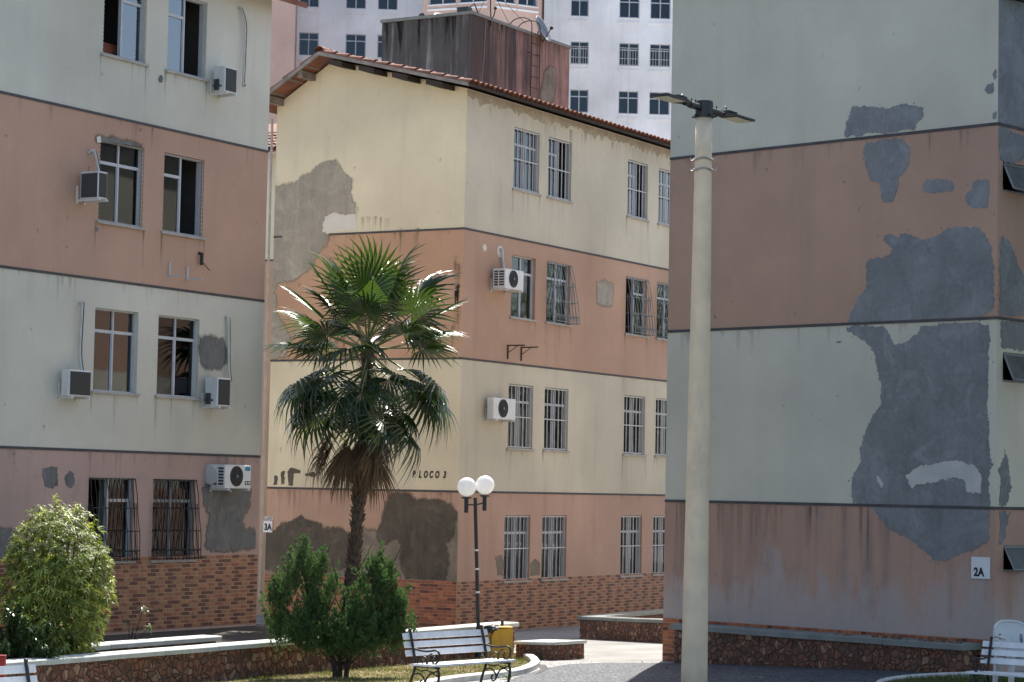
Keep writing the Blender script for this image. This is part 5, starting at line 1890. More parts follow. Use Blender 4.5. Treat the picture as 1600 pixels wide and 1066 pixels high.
# ------------------------------------------------------------------ benches
def bench_parts():
    """local: x along, y towards the front, z up; length 1.9"""
    Lb = 1.9
    parts = []
    import_ = None
    def leg(x):
        mb = MB()
        T = lambda pts, r=.016: mb.tube(smooth_pts([Vector((x, y, z)) for y, z in pts], 4), r, 6)
        T([(-.16, 0), (-.10, .2), (-.03, .40), (-.06, .60), (-.14, .90)], .021)            # rear leg and back post
        mb.sphere(Vector((x, -.145, .92)), .026, 8, 6)
        T([(.42, 0), (.40, .12), (.43, .28), (.40, .41)], .021)                             # front leg
        T([(-.03, .40), (.2, .405), (.44, .40)], .017)                                      # seat rail
        T([(-.07, .66), (.05, .635), (.22, .63), (.36, .65), (.43, .60), (.41, .50), (.33, .45), (.30, .52), (.34, .56)], .015)   # arm with scroll
        T([(.0, .41), (.05, .50), (.13, .55), (.20, .50), (.17, .44), (.11, .46), (.12, .50)], .011)
        T([(.24, .41), (.20, .47), (.22, .56), (.29, .60)], .011)
        T([(-.06, .28), (.05, .30), (.14, .24), (.16, .16), (.10, .12), (.07, .18), (.11, .21)], .012)    # heart scroll below
        T([(.40, .28), (.30, .32), (.21, .26), (.16, .16)], .012)
        T([(-.04, .38), (.08, .34), (.2, .36), (.3, .33), (.40, .36)], .010)
        return mb
    for x in (.14, Lb - .14):
        parts.append(('end_frame', leg(x), 'iron', True))
    for z, y in ((.83, -.115), (.71, -.085), (.59, -.055)):
        mb = MB()
        mb.obox(Vector((Lb / 2, y - .035, z)), Vector((Lb / 2, 0, 0)), Vector((0, .012, .004)), Vector((0, -.012, .042)))
        parts.append(('back_slat', mb, 'slat', False))
    for k in range(4):
        mb = MB()
        y = .03 + k * .115
        mb.obox(Vector((Lb / 2, y, .435 - .004 * (k == 0))), Vector((Lb / 2, 0, 0)), Vector((0, .048, 0)), Vector((0, 0, .014)))
        parts.append(('seat_slat', mb, 'slat', False))
    return parts
BP = []
for nm, mb, mt, sm in bench_parts():
    me = bpy.data.meshes.new(nm)
    me.from_pydata([tuple(v) for v in mb.v], [], mb.f)
    me.materials.append(M[mt])
    if sm:
        me.polygons.foreach_set('use_smooth', [True] * len(me.polygons))
    BP.append((nm, me))
def bench(label, p, ang):
    o = thing('park_bench', label, 'bench', p, 'white slatted park benches')
    o.rotation_euler = (0, 0, ang)
    o.scale = (.85, .85, .85)
    for nm, me in BP:
        c = bpy.data.objects.new(nm, me)
        COL.objects.link(c)
        c.parent = o
    return o
# the middle bench faces right and towards the viewer: local x runs from its right end to its left end
pa, pb = G(640, 1086), G(771, 1075)
ang = math.atan2(pb.y - pa.y, pb.x - pa.x)
BENCH = bench('white slatted bench with scrolled black iron ends on the sunny lawn beside the yellow bin', pb, ang + pi)
pl = G(69, 1040, .74)
pl.z = gz(pl.x, pl.y)
bench('white slatted bench cut by the lower left frame edge behind the red post', pl, ang + pi)
pr = D(1528, 1014, 29.6) + Vector((cos(R(-38)), sin(R(-38)), 0)) * 1.62
pr.z = gz(pr.x, pr.y)
bench('white slatted bench in deep shade at lower right before the plastic chairs', pr, R(142))

# ------------------------------------------------------------------ litter bin
pbn = G(778, 1031)
dB = Vector((cos(ang), sin(ang), 0)); nB = Vector((dB.y, -dB.x, 0))
dB = Vector((.97, .2, 0)).normalized(); nB = Vector((dB.y, -dB.x, 0))
FBn = Face(pbn.xy, dB, nB)
zg_ = pbn.z
o = thing('litter_bin', 'yellow plastic litter bin behind the right end of the sunny bench', 'bin', pbn)
prof = [(-.13, 0), (.20, 0), (.20, .49), (.185, .505), (-.02, .49), (-.10, .46), (-.135, .36)]
mb = MB()
f0 = [FBn.w(s, zg_ + z, .16) for s, z in prof]
f1 = [FBn.w(s, zg_ + z, -.16) for s, z in prof]
mb.face(f0); mb.face(f1[::-1])
for i in range(len(prof)):
    j = (i + 1) % len(prof)
    mb.face([f0[i], f1[i], f1[j], f0[j]])
bo = build(mb, 'body', M['yellow'], o)
bv = bo.modifiers.new('b', 'BEVEL'); bv.width = .02; bv.segments = 2
mb = MB(); mb.fbox(FBn, -.0, .205, zg_ + .505, zg_ + .525, -.165, .165)
build(mb, 'rim', M['yellow'], o)
mb = MB(); mb.tube([FBn.w(.10, zg_ - .1, -.20), FBn.w(.10, zg_ + .62, -.20)], .025, 8)
build(mb, 'post', M['black_pl'], o)
mb = MB()
nu, nv = 18, 8
for i in range(nv):
    for j in range(nu):
        P = []
        for a, b in ((i, j), (i, j + 1), (i + 1, j + 1), (i + 1, j)):
            th, ph = pi * a / nv, 2 * pi * (b % nu) / nu
            r = 1 + .28 * mn.noise(Vector((cos(ph) * 2.2, sin(ph) * 2.2, th * 2)))
            P.append(FBn.w(-.09 + .15 * r * sin(th) * cos(ph), zg_ + .485 + .065 * r * cos(th), .15 * r * sin(th) * sin(ph)))
        mb.face(P)
tag(build(mb, 'rubbish_bag', M['bag'], None, FBn.w(-.1, zg_ + .47)), 'black plastic rubbish bag bulging from the mouth of the yellow bin', 'bag')

# ------------------------------------------------------------------ globe lamp post
base = G(749, 1030)
top = D(742.5, 778, base.y)
o = thing('lamp_post', 'slim black lamp post with two white globes leaning behind the bench', 'street lamp', base)
mb = MB()
mb.tube([base - Vector((0, 0, .1)), top], .032, 10, r2=.030)
mb.lathe(base, [(.075, 0), (.075, .05), (.05, .08), (.045, .5), (.035, .52)], 12, 0, top - base)
build(mb, 'post', M['black_pl'], o, smooth=False)
for i, z in enumerate((1.05, 1.42, 1.72)):
    mb = MB(); mb.lathe(base + (top - base).normalized() * z, [(.034, 0), (.034, .03)], 10, 0, top - base); build(mb, 'sticker', M['plate'], o)
ax = Vector((.92, .39, 0)).normalized()
for sgn in (-1, 1):
    mb = MB()
    c = D(729 if sgn < 0 else 757.5, 776 if sgn < 0 else 773, base.y + ax.y * .14 * sgn)
    arm0 = D(743, 789, base.y)
    cup = c - Vector((0, 0, .02))
    mb.tube([arm0, Vector((cup.x, cup.y, cup.z - .11))], .014, 6)
    mb.lathe(cup - Vector((0, 0, .24)), [(.035, 0), (.035, .22)], 10)
    mb.lathe(cup - Vector((0, 0, .02)), [(.04, 0), (.085, .012), (.085, .028), (.05, .035)], 14)
    ao = build(mb, 'arm', M['black_pl'], o)
    g = MB(); g.sphere(c + Vector((0, 0, .155)), .152, 28, 18)
    build(g, 'globe', None, o, smooth=True) if False else None
    gm = M.get('globe')
    if gm is None:
        t = NT('white_globe_plastic')
        t.done(t.mix(t.rampv(t.noise(3, 4), .3, .7), (.82, .82, .80), (.88, .88, .87)), .28, .5)
        tr = t.n('ShaderNodeBsdfTranslucent'); tr.inputs[0].default_value = (.9, .9, .9, 1)
        mx = t.n('ShaderNodeMixShader'); mx.inputs[0].default_value = .45
        t.l(t.b.outputs[0], mx.inputs[1]); t.l(tr.outputs[0], mx.inputs[2]); t.l(mx.outputs[0], t.out.inputs[0])
        gm = M['globe'] = t.mat
    build(g, 'globe', gm, ao, smooth=True)

# ------------------------------------------------------------------ concrete light pole with two LED heads
YP = 30.0
bx = D(1084.5, 1066, YP).x
zb0 = gz(bx, YP)
tp = D(1100, 182, YP)
base = Vector((bx - (tp.x - bx) * .0, YP, zb0))
o = thing('light_pole', 'tall tapering concrete light pole with two flat lamp heads in front of the right block', 'street lamp', base)
mb = MB()
n = 12
for k in range(n):
    pass
b2 = base - Vector((0, 0, .2))
mb.tube([b2 + (tp - b2) * (i / 14) for i in range(15)], .172, 20, r2=.105)
po = build(mb, 'pole', M['pole_c'], o, smooth=True)
mb = MB(); mb.lathe(tp - Vector((0, 0, .02)), [(.125, 0), (.125, .02), (.115, .03), (.115, .20), (.11, .215), (.01, .22)], 20)
mb.lathe(tp + Vector((.0, 0, -.015)), [(.135, 0), (.135, .03)], 20)
ho = build(mb, 'head_sleeve', M['black_pl'], o)
mb = MB()
for a_ in (0, 1.2, 2.6, 3.9, 5.2):
    mb.tube([tp + Vector((cos(a_) * .11, sin(a_) * .11, .0)), tp + Vector((cos(a_) * .17, sin(a_) * .17, .0))], .012, 6)
build(mb, 'bolt', M['black_pl'], ho)
for sgn in (-1, 1):
    axv = Vector((.62, .78, -.05)).normalized() * sgn
    axv.z = -.03 if sgn > 0 else .03
    up_ = Vector((0, 0, 1))
    st = tp + Vector((0, 0, .10))
    mb = MB()
    mb.tube([st, st + axv * .34], .045, 10)
    mb.tube([st + axv * .30, st + axv * .46], .034, 10)
    for k in (.2, .29):
        mb.tube([st + axv * k, st + axv * k + up_ * .085], .009, 5)
    ao = build(mb, 'arm', M['black_pl'], o)
    side = axv.cross(up_).normalized()
    nn = side.cross(axv).normalized()
    mb = MB()
    c0, c1 = st + axv * .42, st + axv * 1.02
    w0, w1 = side * .07, side * .135
    t_ = nn * .017
    cm_ = st + axv * .56
    P = [c0 - w0, c0 + w0, cm_ + w1, c1 + w1 * .96, c1 - w1 * .96, cm_ - w1]
    lo_ = [p - t_ * .5 for p in P]; hi_ = [p + t_ for p in P]
    mb.face(lo_[::-1]); mb.face(hi_)
    for i in range(6):
        j = (i + 1) % 6
        mb.face([lo_[i], lo_[j], hi_[j], hi_[i]])
    for k in range(6):
        cc = st + axv * (.5 + k * .035)
        mb.obox(cc + nn * .04, axv * .004, side * .07, nn * .022)
    hd_ = build(mb, 'lamp_head', M['black_pl'], o)
    mb = MB()
    q0, q1 = st + axv * .60 - nn * .017, st + axv * .985 - nn * .017
    mb.obox((q0 + q1) / 2, (q1 - q0) / 2, side * .105, nn * .003)
    build(mb, 'led_panel', M['led'], hd_)
    mb = MB()
    mb.tube(smooth_pts([st + axv * .38 + nn * .05 + side * .02, st + axv * .44 + nn * .10 + side * .03, st + axv * .52 + nn * .09, st + axv * .56 + nn * .03], 4), .010, 5)
    build(mb, 'cable', M['wire'], hd_)
for zz in (250, 266):
    c = b2 + (tp - b2) * ((D(1098, zz, YP).z - b2.z) / (tp.z - b2.z))
    mb = MB()
    for k in range(2):
        mb.tube([c + Vector((cos(a_) * .125, sin(a_) * .125, .012 * k + .01 * sin(3 * a_))) for a_ in [j * 2 * pi / 24 for j in range(25)]], .006, 4)
    mb.tube([c + Vector((.12, -.03, 0)), c + Vector((.17, -.05, .03)), c + Vector((.15, -.06, -.02))], .005, 4)
    mb.tube([c + Vector((-.12, -.03, 0)), c + Vector((-.16, -.05, -.02)), c + Vector((-.17, -.04, .02))], .005, 4)
    build(mb, 'wire_tie', M['wire'], po)

# ------------------------------------------------------------------ stacked plastic chairs
def chair_parts():
    back_ = MB(); seat_ = MB(); legs = []
    nU, nV = 12, 8
    def bp(u, v):
        a = (u - .5) * 1.9
        hgt = .42 + v * (.42 - .10 * abs(2 * u - 1) ** 3)
        return Vector((.25 * sin(a) * 1.15, .20 + .06 * cos(a) + .08 * v - .12 * (1 - cos(a)), hgt))
    th = Vector((0, .012, 0))
    for i in range(nU):
        for j in range(nV):
            if 2 <= j <= 4 and i in (2, 9):
                continue
            P = [bp(i / nU, j / nV), bp((i + 1) / nU, j / nV), bp((i + 1) / nU, (j + 1) / nV), bp(i / nU, (j + 1) / nV)]
            back_.face(P); back_.face([p + th for p in P[::-1]])
    back_.tube([bp(i / 16, 1) for i in range(17)], .02, 6)
    back_.tube([bp(.0, v / 6) for v in range(7)], .016, 6)
    back_.tube([bp(1., v / 6) for v in range(7)], .016, 6)
    seat_.box(-.24, .24, -.22, .22, .40, .425)
    seat_.tube([(-.24, -.22, .415), (.24, -.22, .415)], .02, 6)
    arm_ = []
    for s in (-1, 1):
        a = MB()
        a.tube([(s * .26, .20, .64), (s * .29, .0, .65), (s * .29, -.2, .63), (s * .28, -.23, .5), (s * .27, -.24, .40)], .022, 6)
        arm_.append(('arm_rest', a))
        for y, dx in ((-.23, .02), (.22, .03)):
            l = MB()
            l.box8([(s * .22, y - .02, 0), (s * .26, y - .02, 0), (s * .26, y + .03, 0), (s * .22, y + .03, 0),
                    (s * .19, y * .9 - .03, .41), (s * .25, y * .9 - .03, .41), (s * .25, y * .9 + .03, .41), (s * .19, y * .9 + .03, .41)])
            legs.append(('leg', l))
    return [('backrest', back_), ('seat', seat_)] + arm_ + legs
CP = []
for nm, mb in chair_parts():
    me = bpy.data.meshes.new(nm)
    me.from_pydata([tuple(v) for v in mb.v], [], mb.f)
    me.materials.append(M['chair'])
    CP.append((nm, me))
pch = D(1593, 1000, 30.4)
labs = ['white plastic armchair at the bottom of the stack beside the shaded bench', 'white plastic armchair in the middle of the stack beside the shaded bench', 'white plastic armchair on top of the stack beside the shaded bench']
for k in range(3):
    z = gz(pch.x, pch.y) + .055 * k
    o = thing('plastic_chair', labs[k], 'chair', (pch.x, pch.y - .03 * k, z), 'stacked white plastic chairs')
    o.rotation_euler = (0, 0, R(15))
    o.scale = (1, 1, .95)
    for nm, me in CP:
        c = bpy.data.objects.new(nm, me); COL.objects.link(c); c.parent = o

# ------------------------------------------------------------------ red post with yellow bar, bottom left
pp = D(3.5, 1026, 25.0)
o = thing('play_post', 'red post with a yellow sloping bar at the lower left corner', 'post', (pp.x, pp.y, gz(pp.x, pp.y)))
mb = MB(); mb.box(pp.x - .045, pp.x + .035, pp.y - .04, pp.y + .04, gz(pp.x, pp.y) - .1, pp.z)
po_ = build(mb, 'post', M['red'], o)
mb = MB(); mb.box(pp.x - .05, pp.x + .04, pp.y - .045, pp.y + .045, pp.z + .002, pp.z + .015); build(mb, 'post_cap', M['red'], o)
mb = MB(); mb.tube([Vector((pp.x - .5, pp.y - .15, pp.z + .20)), Vector((pp.x + .12, pp.y - .15, pp.z - .42))], .022, 8); build(mb, 'bar', M['yel2'], o)

# ------------------------------------------------------------------ round bed at lower right
c = G(1560, 1078)
kerb('round_bed_kerb', [Vector((c.x + 1.55 * cos(a_), c.y + 1.25 * sin(a_), 0)) for a_ in [R(x) for x in range(60, 246, 8)]], .10, .10, M['kerb'])
mb = MB(); mb.face([(c.x + 1.5 * cos(a_), c.y + 1.2 * sin(a_), gz(c.x, c.y) + .05) for a_ in [k * 2 * pi / 40 for k in range(40)]])
struct(build(mb, 'round_bed', M['soil']))

# ------------------------------------------------------------------ vegetation helpers
def leaf(mb, p, d, up, L_, W_, mi=0, droop=.25, seg=3, fold=.25):
    """lanceolate folded leaf"""
    d = d.normalized()
    s = d.cross(up)
    if s.length < 1e-4:
        s = d.cross(Vector((1, 0, 0)))
    s.normalize()
    u = s.cross(d)
    b = len(mb.v)
    for i in range(seg + 1):
        t = i / seg
        w_ = W_ * (sin(pi * min(1, t * .92 + .08)) ** .8) * .5 + (.0 if t < 1 else .0)
        if i == seg:
            w_ = W_ * .03
        c = p + d * (L_ * t) - Vector((0, 0, 1)) * (droop * L_ * t * t)
        mb.v.append(tuple(c + s * w_ + u * (fold * w_)))
        mb.v.append(tuple(c))
        mb.v.append(tuple(c - s * w_ + u * (fold * w_)))
    for i in range(seg):
        a = b + i * 3
        mb.f.append((a, a + 1, a + 4, a + 3)); mb.m.append(mi)
        mb.f.append((a + 1, a + 2, a + 5, a + 4)); mb.m.append(mi)

def rv(rnd):
    while True:
        v = Vector((rnd.uniform(-1, 1), rnd.uniform(-1, 1), rnd.uniform(-1, 1)))
        if .05 < v.length < 1:
            return v.normalized()

# ------------------------------------------------------------------ palm
PY = 42.0
pbase = D(544, 985, PY); pbase.z = gz(pbase.x, pbase.y) - .1
pts_px = [(548, 930), (554, 870), (559, 800), (564, 740), (569, 660), (572, 605), (575, 543)]
tpts = [pbase] + [D(u, v, PY) for u, v in pts_px]
crown = tpts[-1]
palm = thing('palm_tree', 'fan palm with dense green crown and hanging dry fronds before the middle block gable', 'palm tree', pbase)
mb = MB()
tp_ = smooth_pts(tpts, 4)
mb.tube(tp_, .108, 12, r2=.085)
rnd = random.Random(21)
for i in range(260):                                 # stubs of old leaf bases up the trunk
    t = i / 260
    k = t * (len(tp_) - 1.001)
    p = tp_[int(k)].lerp(tp_[int(k) + 1], k - int(k))
    a_ = i * 2.399
    od = Vector((cos(a_), sin(a_), 0))
    r = .108 - .023 * t
    sd_ = Vector((-sin(a_), cos(a_), 0))
    mb.obox(p + od * (r + .01) + Vector((0, 0, .03)), od * .012 + Vector((0, 0, .01)), sd_ * rnd.uniform(.03, .05), Vector((0, 0, rnd.uniform(.04, .075))) + od * rnd.uniform(.012, .04))
build(mb, 'trunk', M['trunk'], palm)

def fan_mesh(seed, n=36, L_=.80, spread=150, cup=.25, tip=.35, petiole=1.0, dry=False, collapse=0.):
    """a fan frond: petiole along +x then pleated blade; local z is the upper side"""
    rnd = random.Random(seed)
    mb = MB()
    pt = [Vector((petiole * t, 0, -.06 * petiole * t * t)) for t in (0, .25, .5, .75, 1)]
    mb.tube(pt, .022, 5, 1, r2=.011)
    hub = pt[-1]
    sp = R(spread)
    for i in range(n):
        f = (i + .5) / n * 2 - 1
        a = sp * f
        Ls = L_ * (1 - .28 * abs(f) ** 2) * rnd.uniform(.93, 1.06)
        dr = Vector((cos(a), sin(a), 0))
        if collapse:
            dr = Vector((1, 0, 0)) * collapse + dr * (1 - collapse)
            dr.z = rnd.uniform(-.18, .18)
            dr.normalize()
        sdv = Vector((-dr.y, dr.x, 0)).normalized()
        half = math.tan(sp / n) * .92 * (1 - collapse * .6)
        t_end = rnd.uniform(.6, 1.4) * tip
        twist = rnd.uniform(-.15, .15)
        rs = (.04, .28, .5, .7, .86, 1.0)
        b = len(mb.v)
        for r in rs:
            wd = half * min(r, .46) * Ls
            if r > .46:
                wd *= max(0.03, 1 - ((r - .46) / .54) ** 1.2)
            c = hub + dr * (Ls * r * (1 - .10 * max(0, r - .5) * t_end)) + Vector((0, 0, cup * Ls * r * (.6 - .0 * r) - t_end * Ls * max(0, r - .42) ** 1.7 * 2.0))
            c = c + sdv * (twist * max(0, r - .5) * Ls * .3)
            ud = Vector((0, 0, 1))
            mb.v.append(tuple(c + sdv * wd - ud * wd * .45))
            mb.v.append(tuple(c + ud * wd * .35))
            mb.v.append(tuple(c - sdv * wd - ud * wd * .45))
        for k in range(len(rs) - 1):
            q_ = b + k * 3
            mb.f.append((q_, q_ + 1, q_ + 4, q_ + 3)); mb.m.append(0)
            mb.f.append((q_ + 1, q_ + 2, q_ + 5, q_ + 4)); mb.m.append(0)
    me = bpy.data.meshes.new('frond')
    me.from_pydata(mb.v, [], mb.f)
    return me, mb.m
def fan(seed, mats, **k):
    me, mi = fan_mesh(seed, **k)
    for m_ in mats:
        me.materials.append(M[m_])
    me.polygons.foreach_set('material_index', mi)
    me.update()
    return me
F_up = [fan(30 + i, ('palm_y', 'petiole'), n=30, L_=1.0, spread=112, cup=.12, tip=.10, petiole=.95) for i in range(2)]
F_mid = [fan(40 + i, ('palm', 'petiole'), n=27, L_=.86, spread=138, cup=.14, tip=.40, petiole=1.1) for i in range(3)]
F_old = [fan(50 + i, ('palm', 'petiole'), n=27, L_=.84, spread=142, cup=.0, tip=.70, petiole=1.2) for i in range(3)]
F_dry = [fan(60 + i, ('palm_d', 'palm_d'), n=34, L_=1.0, spread=110, cup=.0, tip=.4, petiole=1.0, collapse=.68) for i in range(3)]
def put_frond(me, az, el, roll=0., base=None, sc=1.0):
    """az: 0 = to the right in the picture, 90 = away from the viewer"""
    o = bpy.data.objects.new('frond', me)
    COL.objects.link(o)
    o.parent = palm
    o.location = (base or crown) - palm.location
    mz = Matrix.Rotation(R(az), 4, 'Z') @ Matrix.Rotation(R(-el), 4, 'Y') @ Matrix.Rotation(R(roll), 4, 'X')
    o.rotation_euler = mz.to_euler()
    o.scale = (sc, sc, sc)
    return o
rnd = random.Random(77)
spec = []
for az, el in ((95, 80), (255, 70), (30, 64), (150, 66)):
    spec.append((F_up[len(spec) % 2], az, el, .10))
for az, el in ((200, 62), (335, 60), (60, 66), (120, 64), (285, 58), (170, 52), (10, 52)):
    spec.append((F_mid[len(spec) % 3], az, el, .08))
for az, el in ((215, 50), (325, 48), (70, 50), (130, 42), (0, 36), (182, 38), (275, 40)):
    spec.append(((F_up + F_mid)[len(spec) % 5], az, el, 0))
for az, el in ((172, 14), (196, 0), (8, 12), (-16, 0), (40, 20), (140, 16), (228, 14), (312, 12), (90, 18), (270, 4)):
    spec.append((F_mid[len(spec) % 3], az, el, -.08))
for az, el in ((170, -16), (196, -26), (16, -18), (-10, -26), (262, -16), (300, -12), (75, -14)):
    spec.append((F_old[len(spec) % 3], az, el, -.22))
for az, el in ((178, -32), (186, -42), (212, -52), (318, -60), (356, -56), (240, -40), (272, -50), (305, -44), (336, -50), (4, -44), (95, -46)):
    spec.append((F_old[len(spec) % 3], az + rnd.uniform(-8, 8), el + rnd.uniform(-4, 4), -.36))
for az, el, dz_ in ((250, -6, -.05), (200, -32, .0), (342, -30, .0), (298, -28, .0), (232, -34, .05), (176, -20, .0), (8, -34, .05), (268, -40, -.1)):
    spec.append((F_old[len(spec) % 3], az, el, dz_))
for az, el in ((184, -64), (205, -72), (228, -76), (252, -70), (276, -78), (300, -72), (322, -78), (340, -80), (60, -74), (120, -74), (186, -52), (192, -58), (236, -56), (262, -60), (290, -58), (306, -66), (215, -60)):
    spec.append((F_dry[len(spec) % 3], az, el, -.75))
for me, az, el, dz_ in spec:
    put_frond(me, az + rnd.uniform(-7, 7), el + rnd.uniform(-9, 7), rnd.uniform(-34, 34), crown + Vector((0, 0, dz_ + rnd.uniform(-.16, .10))), rnd.uniform(.80, 1.08))

# ------------------------------------------------------------------ conifer on the lawn
cb_ = G(530, 1060)
con = thing('conifer_shrub', 'dark green twin-crowned conifer shrub on the lawn left of the bench', 'shrub', cb_)
mb = MB()
rnd = random.Random(5)
for dx, dy, lean in ((-.05, 0, -.45), (.09, .03, .38), (.0, .08, .05)):
    p0 = cb_ + Vector((dx, dy, -.05))
    pts = smooth_pts([p0, p0 + Vector((lean * .10, 0, .3)), p0 + Vector((lean * .6, 0, .8)), p0 + Vector((lean * 1.1, 0, 1.5))], 4)
    mb.tube(pts, .042, 7, r2=.010)
    for k in range(14):
        q_ = pts[3 + k % (len(pts) - 4)]
        a_ = k * 2.4
        mb.tube([q_, q_ + Vector((cos(a_) * .22, sin(a_) * .22, .22)), q_ + Vector((cos(a_) * .36, sin(a_) * .36, .52))], .014, 4, r2=.004)
build(mb, 'trunk', M['bark'], con)
mb = MB()
lobes = [(-.55, .0, 1.18, .40, .86), (.46, .05, 1.06, .42, .80), (-.03, .1, .52, .32, .28), (-.86, .0, 1.0, .17, .62), (.76, .0, .80, .25, .48), (-.36, -.15, .72, .38, .40), (.30, -.15, .66, .42, .38), (-.30, .05, 1.35, .20, .66), (.62, .05, 1.15, .20, .62)]
def sprig(p, d, size, mi):
    """flat upright scale-leaf spray"""
    side = d.cross(rv(rnd)).normalized()
    for k in range(5):
        t = k / 4
        a = (t - .5) * 1.5
        dd_ = (d * cos(a) + side * sin(a)).normalized()
        L_ = size * (1 - .45 * abs(t - .5) * 2) * rnd.uniform(.8, 1.2)
        nrm = dd_.cross(rv(rnd)).normalized() * (size * .085)
        b = len(mb.v)
        q0 = p + d * (size * .15 * t)
        mb.v.extend([tuple(q0 - nrm * .5), tuple(q0 + dd_ * L_ * .55 - nrm), tuple(q0 + dd_ * L_), tuple(q0 + dd_ * L_ * .55 + nrm)])
        mb.f.append((b, b + 1, b + 2, b + 3)); mb.m.append(mi)
for (lx, ly, lz, lr, lh) in lobes:
    nb = int(110 * lr / .45)
    for k in range(nb):                                  # branchlets, flame-shaped, pointing up and out
        v = rv(rnd)
        rad = rnd.uniform(.45, 1.0)
        taper = 1 - .80 * max(0, v.z) ** 1.3
        c = cb_ + Vector((lx + v.x * lr * rad * taper, ly + v.y * lr * rad * taper * .9, (lz - .06) * .90 + v.z * lh * rad * .87))
        if c.z < cb_.z + .28:
            continue
        d0 = (Vector((v.x * .38, v.y * .38, 1.0)) + rv(rnd) * .2).normalized()
        Lb_ = rnd.uniform(.18, .34)
        inner = rad < .6
        for q_ in range(40):
            t = rnd.random()
            wdt = .075 * (1 - t) + .010
            p = c + d0 * (Lb_ * t) + rv(rnd) * wdt
            sprig(p, (d0 + rv(rnd) * .55).normalized(), rnd.uniform(.04, .07), 1 if (inner and rnd.random() < .5) or rnd.random() < .08 else 0)
build(mb, 'crown', [M['con1'], M['con2']], con)

# ------------------------------------------------------------------ variegated bush
yb = 30.6
bb = D(86, 1000, yb); bb.z = .25
bush = thing('round_bush', 'tall rounded variegated bush with bright yellow-green leaf rosettes before the left block', 'bush', bb)
mb = MB()
rnd = random.Random(9)
for k in range(16):
    a_ = k * 2.4
    r = .1 + .25 * rnd.random()
    p0 = bb + Vector((cos(a_) * .15, sin(a_) * .15, -.05))
    mb.tube(smooth_pts([p0, p0 + Vector((cos(a_) * r * .6, sin(a_) * r * .6, .7)), p0 + Vector((cos(a_) * r * 1.6, sin(a_) * r * 1.6, rnd.uniform(1.2, 1.9)))], 3), .02, 5, r2=.008)
build(mb, 'stem', M['bark'], bush)
mb = MB()
hb = D(86, 778, yb).z - bb.z
cz_ = bb.z + hb * .48
nros = 1900
for k in range(nros):
    v = rv(rnd)
    rad = rnd.uniform(.70, 1.0) if k % 6 else rnd.uniform(.3, .75)
    bumpy = 1 + .07 * mn.noise(v * 2.3) + .05 * mn.noise(v * 6)
    rx = .70 * (1.0 if v.z < .2 else 1 + .06 * v.z)
    c = Vector((bb.x + v.x * rx * rad * bumpy, bb.y + v.y * rx * rad * bumpy, cz_ + v.z * hb * .50 * rad * bumpy))
    if c.z < bb.z + .05:
        continue
    up_ = (v * .8 + Vector((0, 0, .55)) + rv(rnd) * .35).normalized()
    hero = rnd.random() < .55
    nl = 9
    x = up_.cross(rv(rnd)).normalized(); y = up_.cross(x)
    for i in range(nl):
        a_ = i * 2.4 + rnd.uniform(-.2, .2)
        el = rnd.uniform(.15, .9)
        d_ = (x * cos(a_) + y * sin(a_)) * cos(el) + up_ * sin(el)
        leaf(mb, c + up_ * (.004 * i), d_, up_, rnd.uniform(.07, .12), .021, 0 if (hero and i % 3 != 0) else 1, rnd.uniform(.25, .7), 2)
build(mb, 'foliage', [M['bu1'], M['bu2']], bush)

# flowering shrub in front of the bush
fy = 29.3
fb = D(28, 1010, fy); fb.z = .2
shr = thing('flowering_shrub', 'small glossy shrub with red flowers at the foot of the rounded bush', 'shrub', fb)
st_, lf, fl = MB(), MB(), []
for k in range(34):
    a_ = k * 2.4
    r = rnd.uniform(.05, .62)
    tipz = D(28, 900 + 85 * (r / .6) ** .7 + rnd.uniform(0, 40), fy).z
    p0 = fb + Vector((cos(a_) * r * .25, sin(a_) * r * .2, 0))
    p2 = Vector((fb.x + cos(a_) * r, fb.y + sin(a_) * r * .6, tipz))
    pm = p0.lerp(p2, .55) + Vector((0, 0, .06))
    pts = smooth_pts([p0, pm, p2], 5)
    st_.tube(pts, .008, 4, r2=.004)
    for j, p in enumerate(pts[2:]):
        for q_ in range(7):
            d_ = (rv(rnd) + Vector((0, 0, .15))).normalized()
            leaf(lf, p + rv(rnd) * .03, d_, Vector((0, 0, 1)), rnd.uniform(.055, .095), .04, 0, rnd.uniform(.1, .6), 2, .15)
    if k % 4 == 0:
        fl.append(p2)
build(st_, 'stem', M['bark'], shr)
build(lf, 'foliage', M['sh_leaf'], shr)
for p in fl:
    m_ = MB()
    for i in range(7):
        a_ = i * .9
        leaf(m_, p, Vector((cos(a_), sin(a_), .7)), Vector((0, 0, 1)), .035, .03, 0, .2, 2)
    build(m_, 'flower', M['flower'], shr)
# sapling
sy = 33.2
sb = D(207, 990, sy); sb.z = .2
sap = thing('sapling', 'thin pale-leaved sapling in the bed before the brown brick tiles', 'plant', sb)
st_, lf = MB(), MB()
for (u, v) in ((224, 952), (202, 970), (232, 980), (208, 985)):
    t_ = D(u, v, sy)
    st_.tube(smooth_pts([sb, sb.lerp(t_, .5) + Vector((-.02, 0, .05)), t_], 4), .008, 4, r2=.004)
    for q_ in range(14):
        leaf(lf, t_ + rv(rnd) * .035, (rv(rnd) + Vector((0, 0, .2))).normalized(), Vector((0, 0, 1)), rnd.uniform(.06, .11), .032, 0, .3, 2)
build(st_, 'stem', M['bark'], sap)
build(lf, 'foliage', M['sap'], sap)

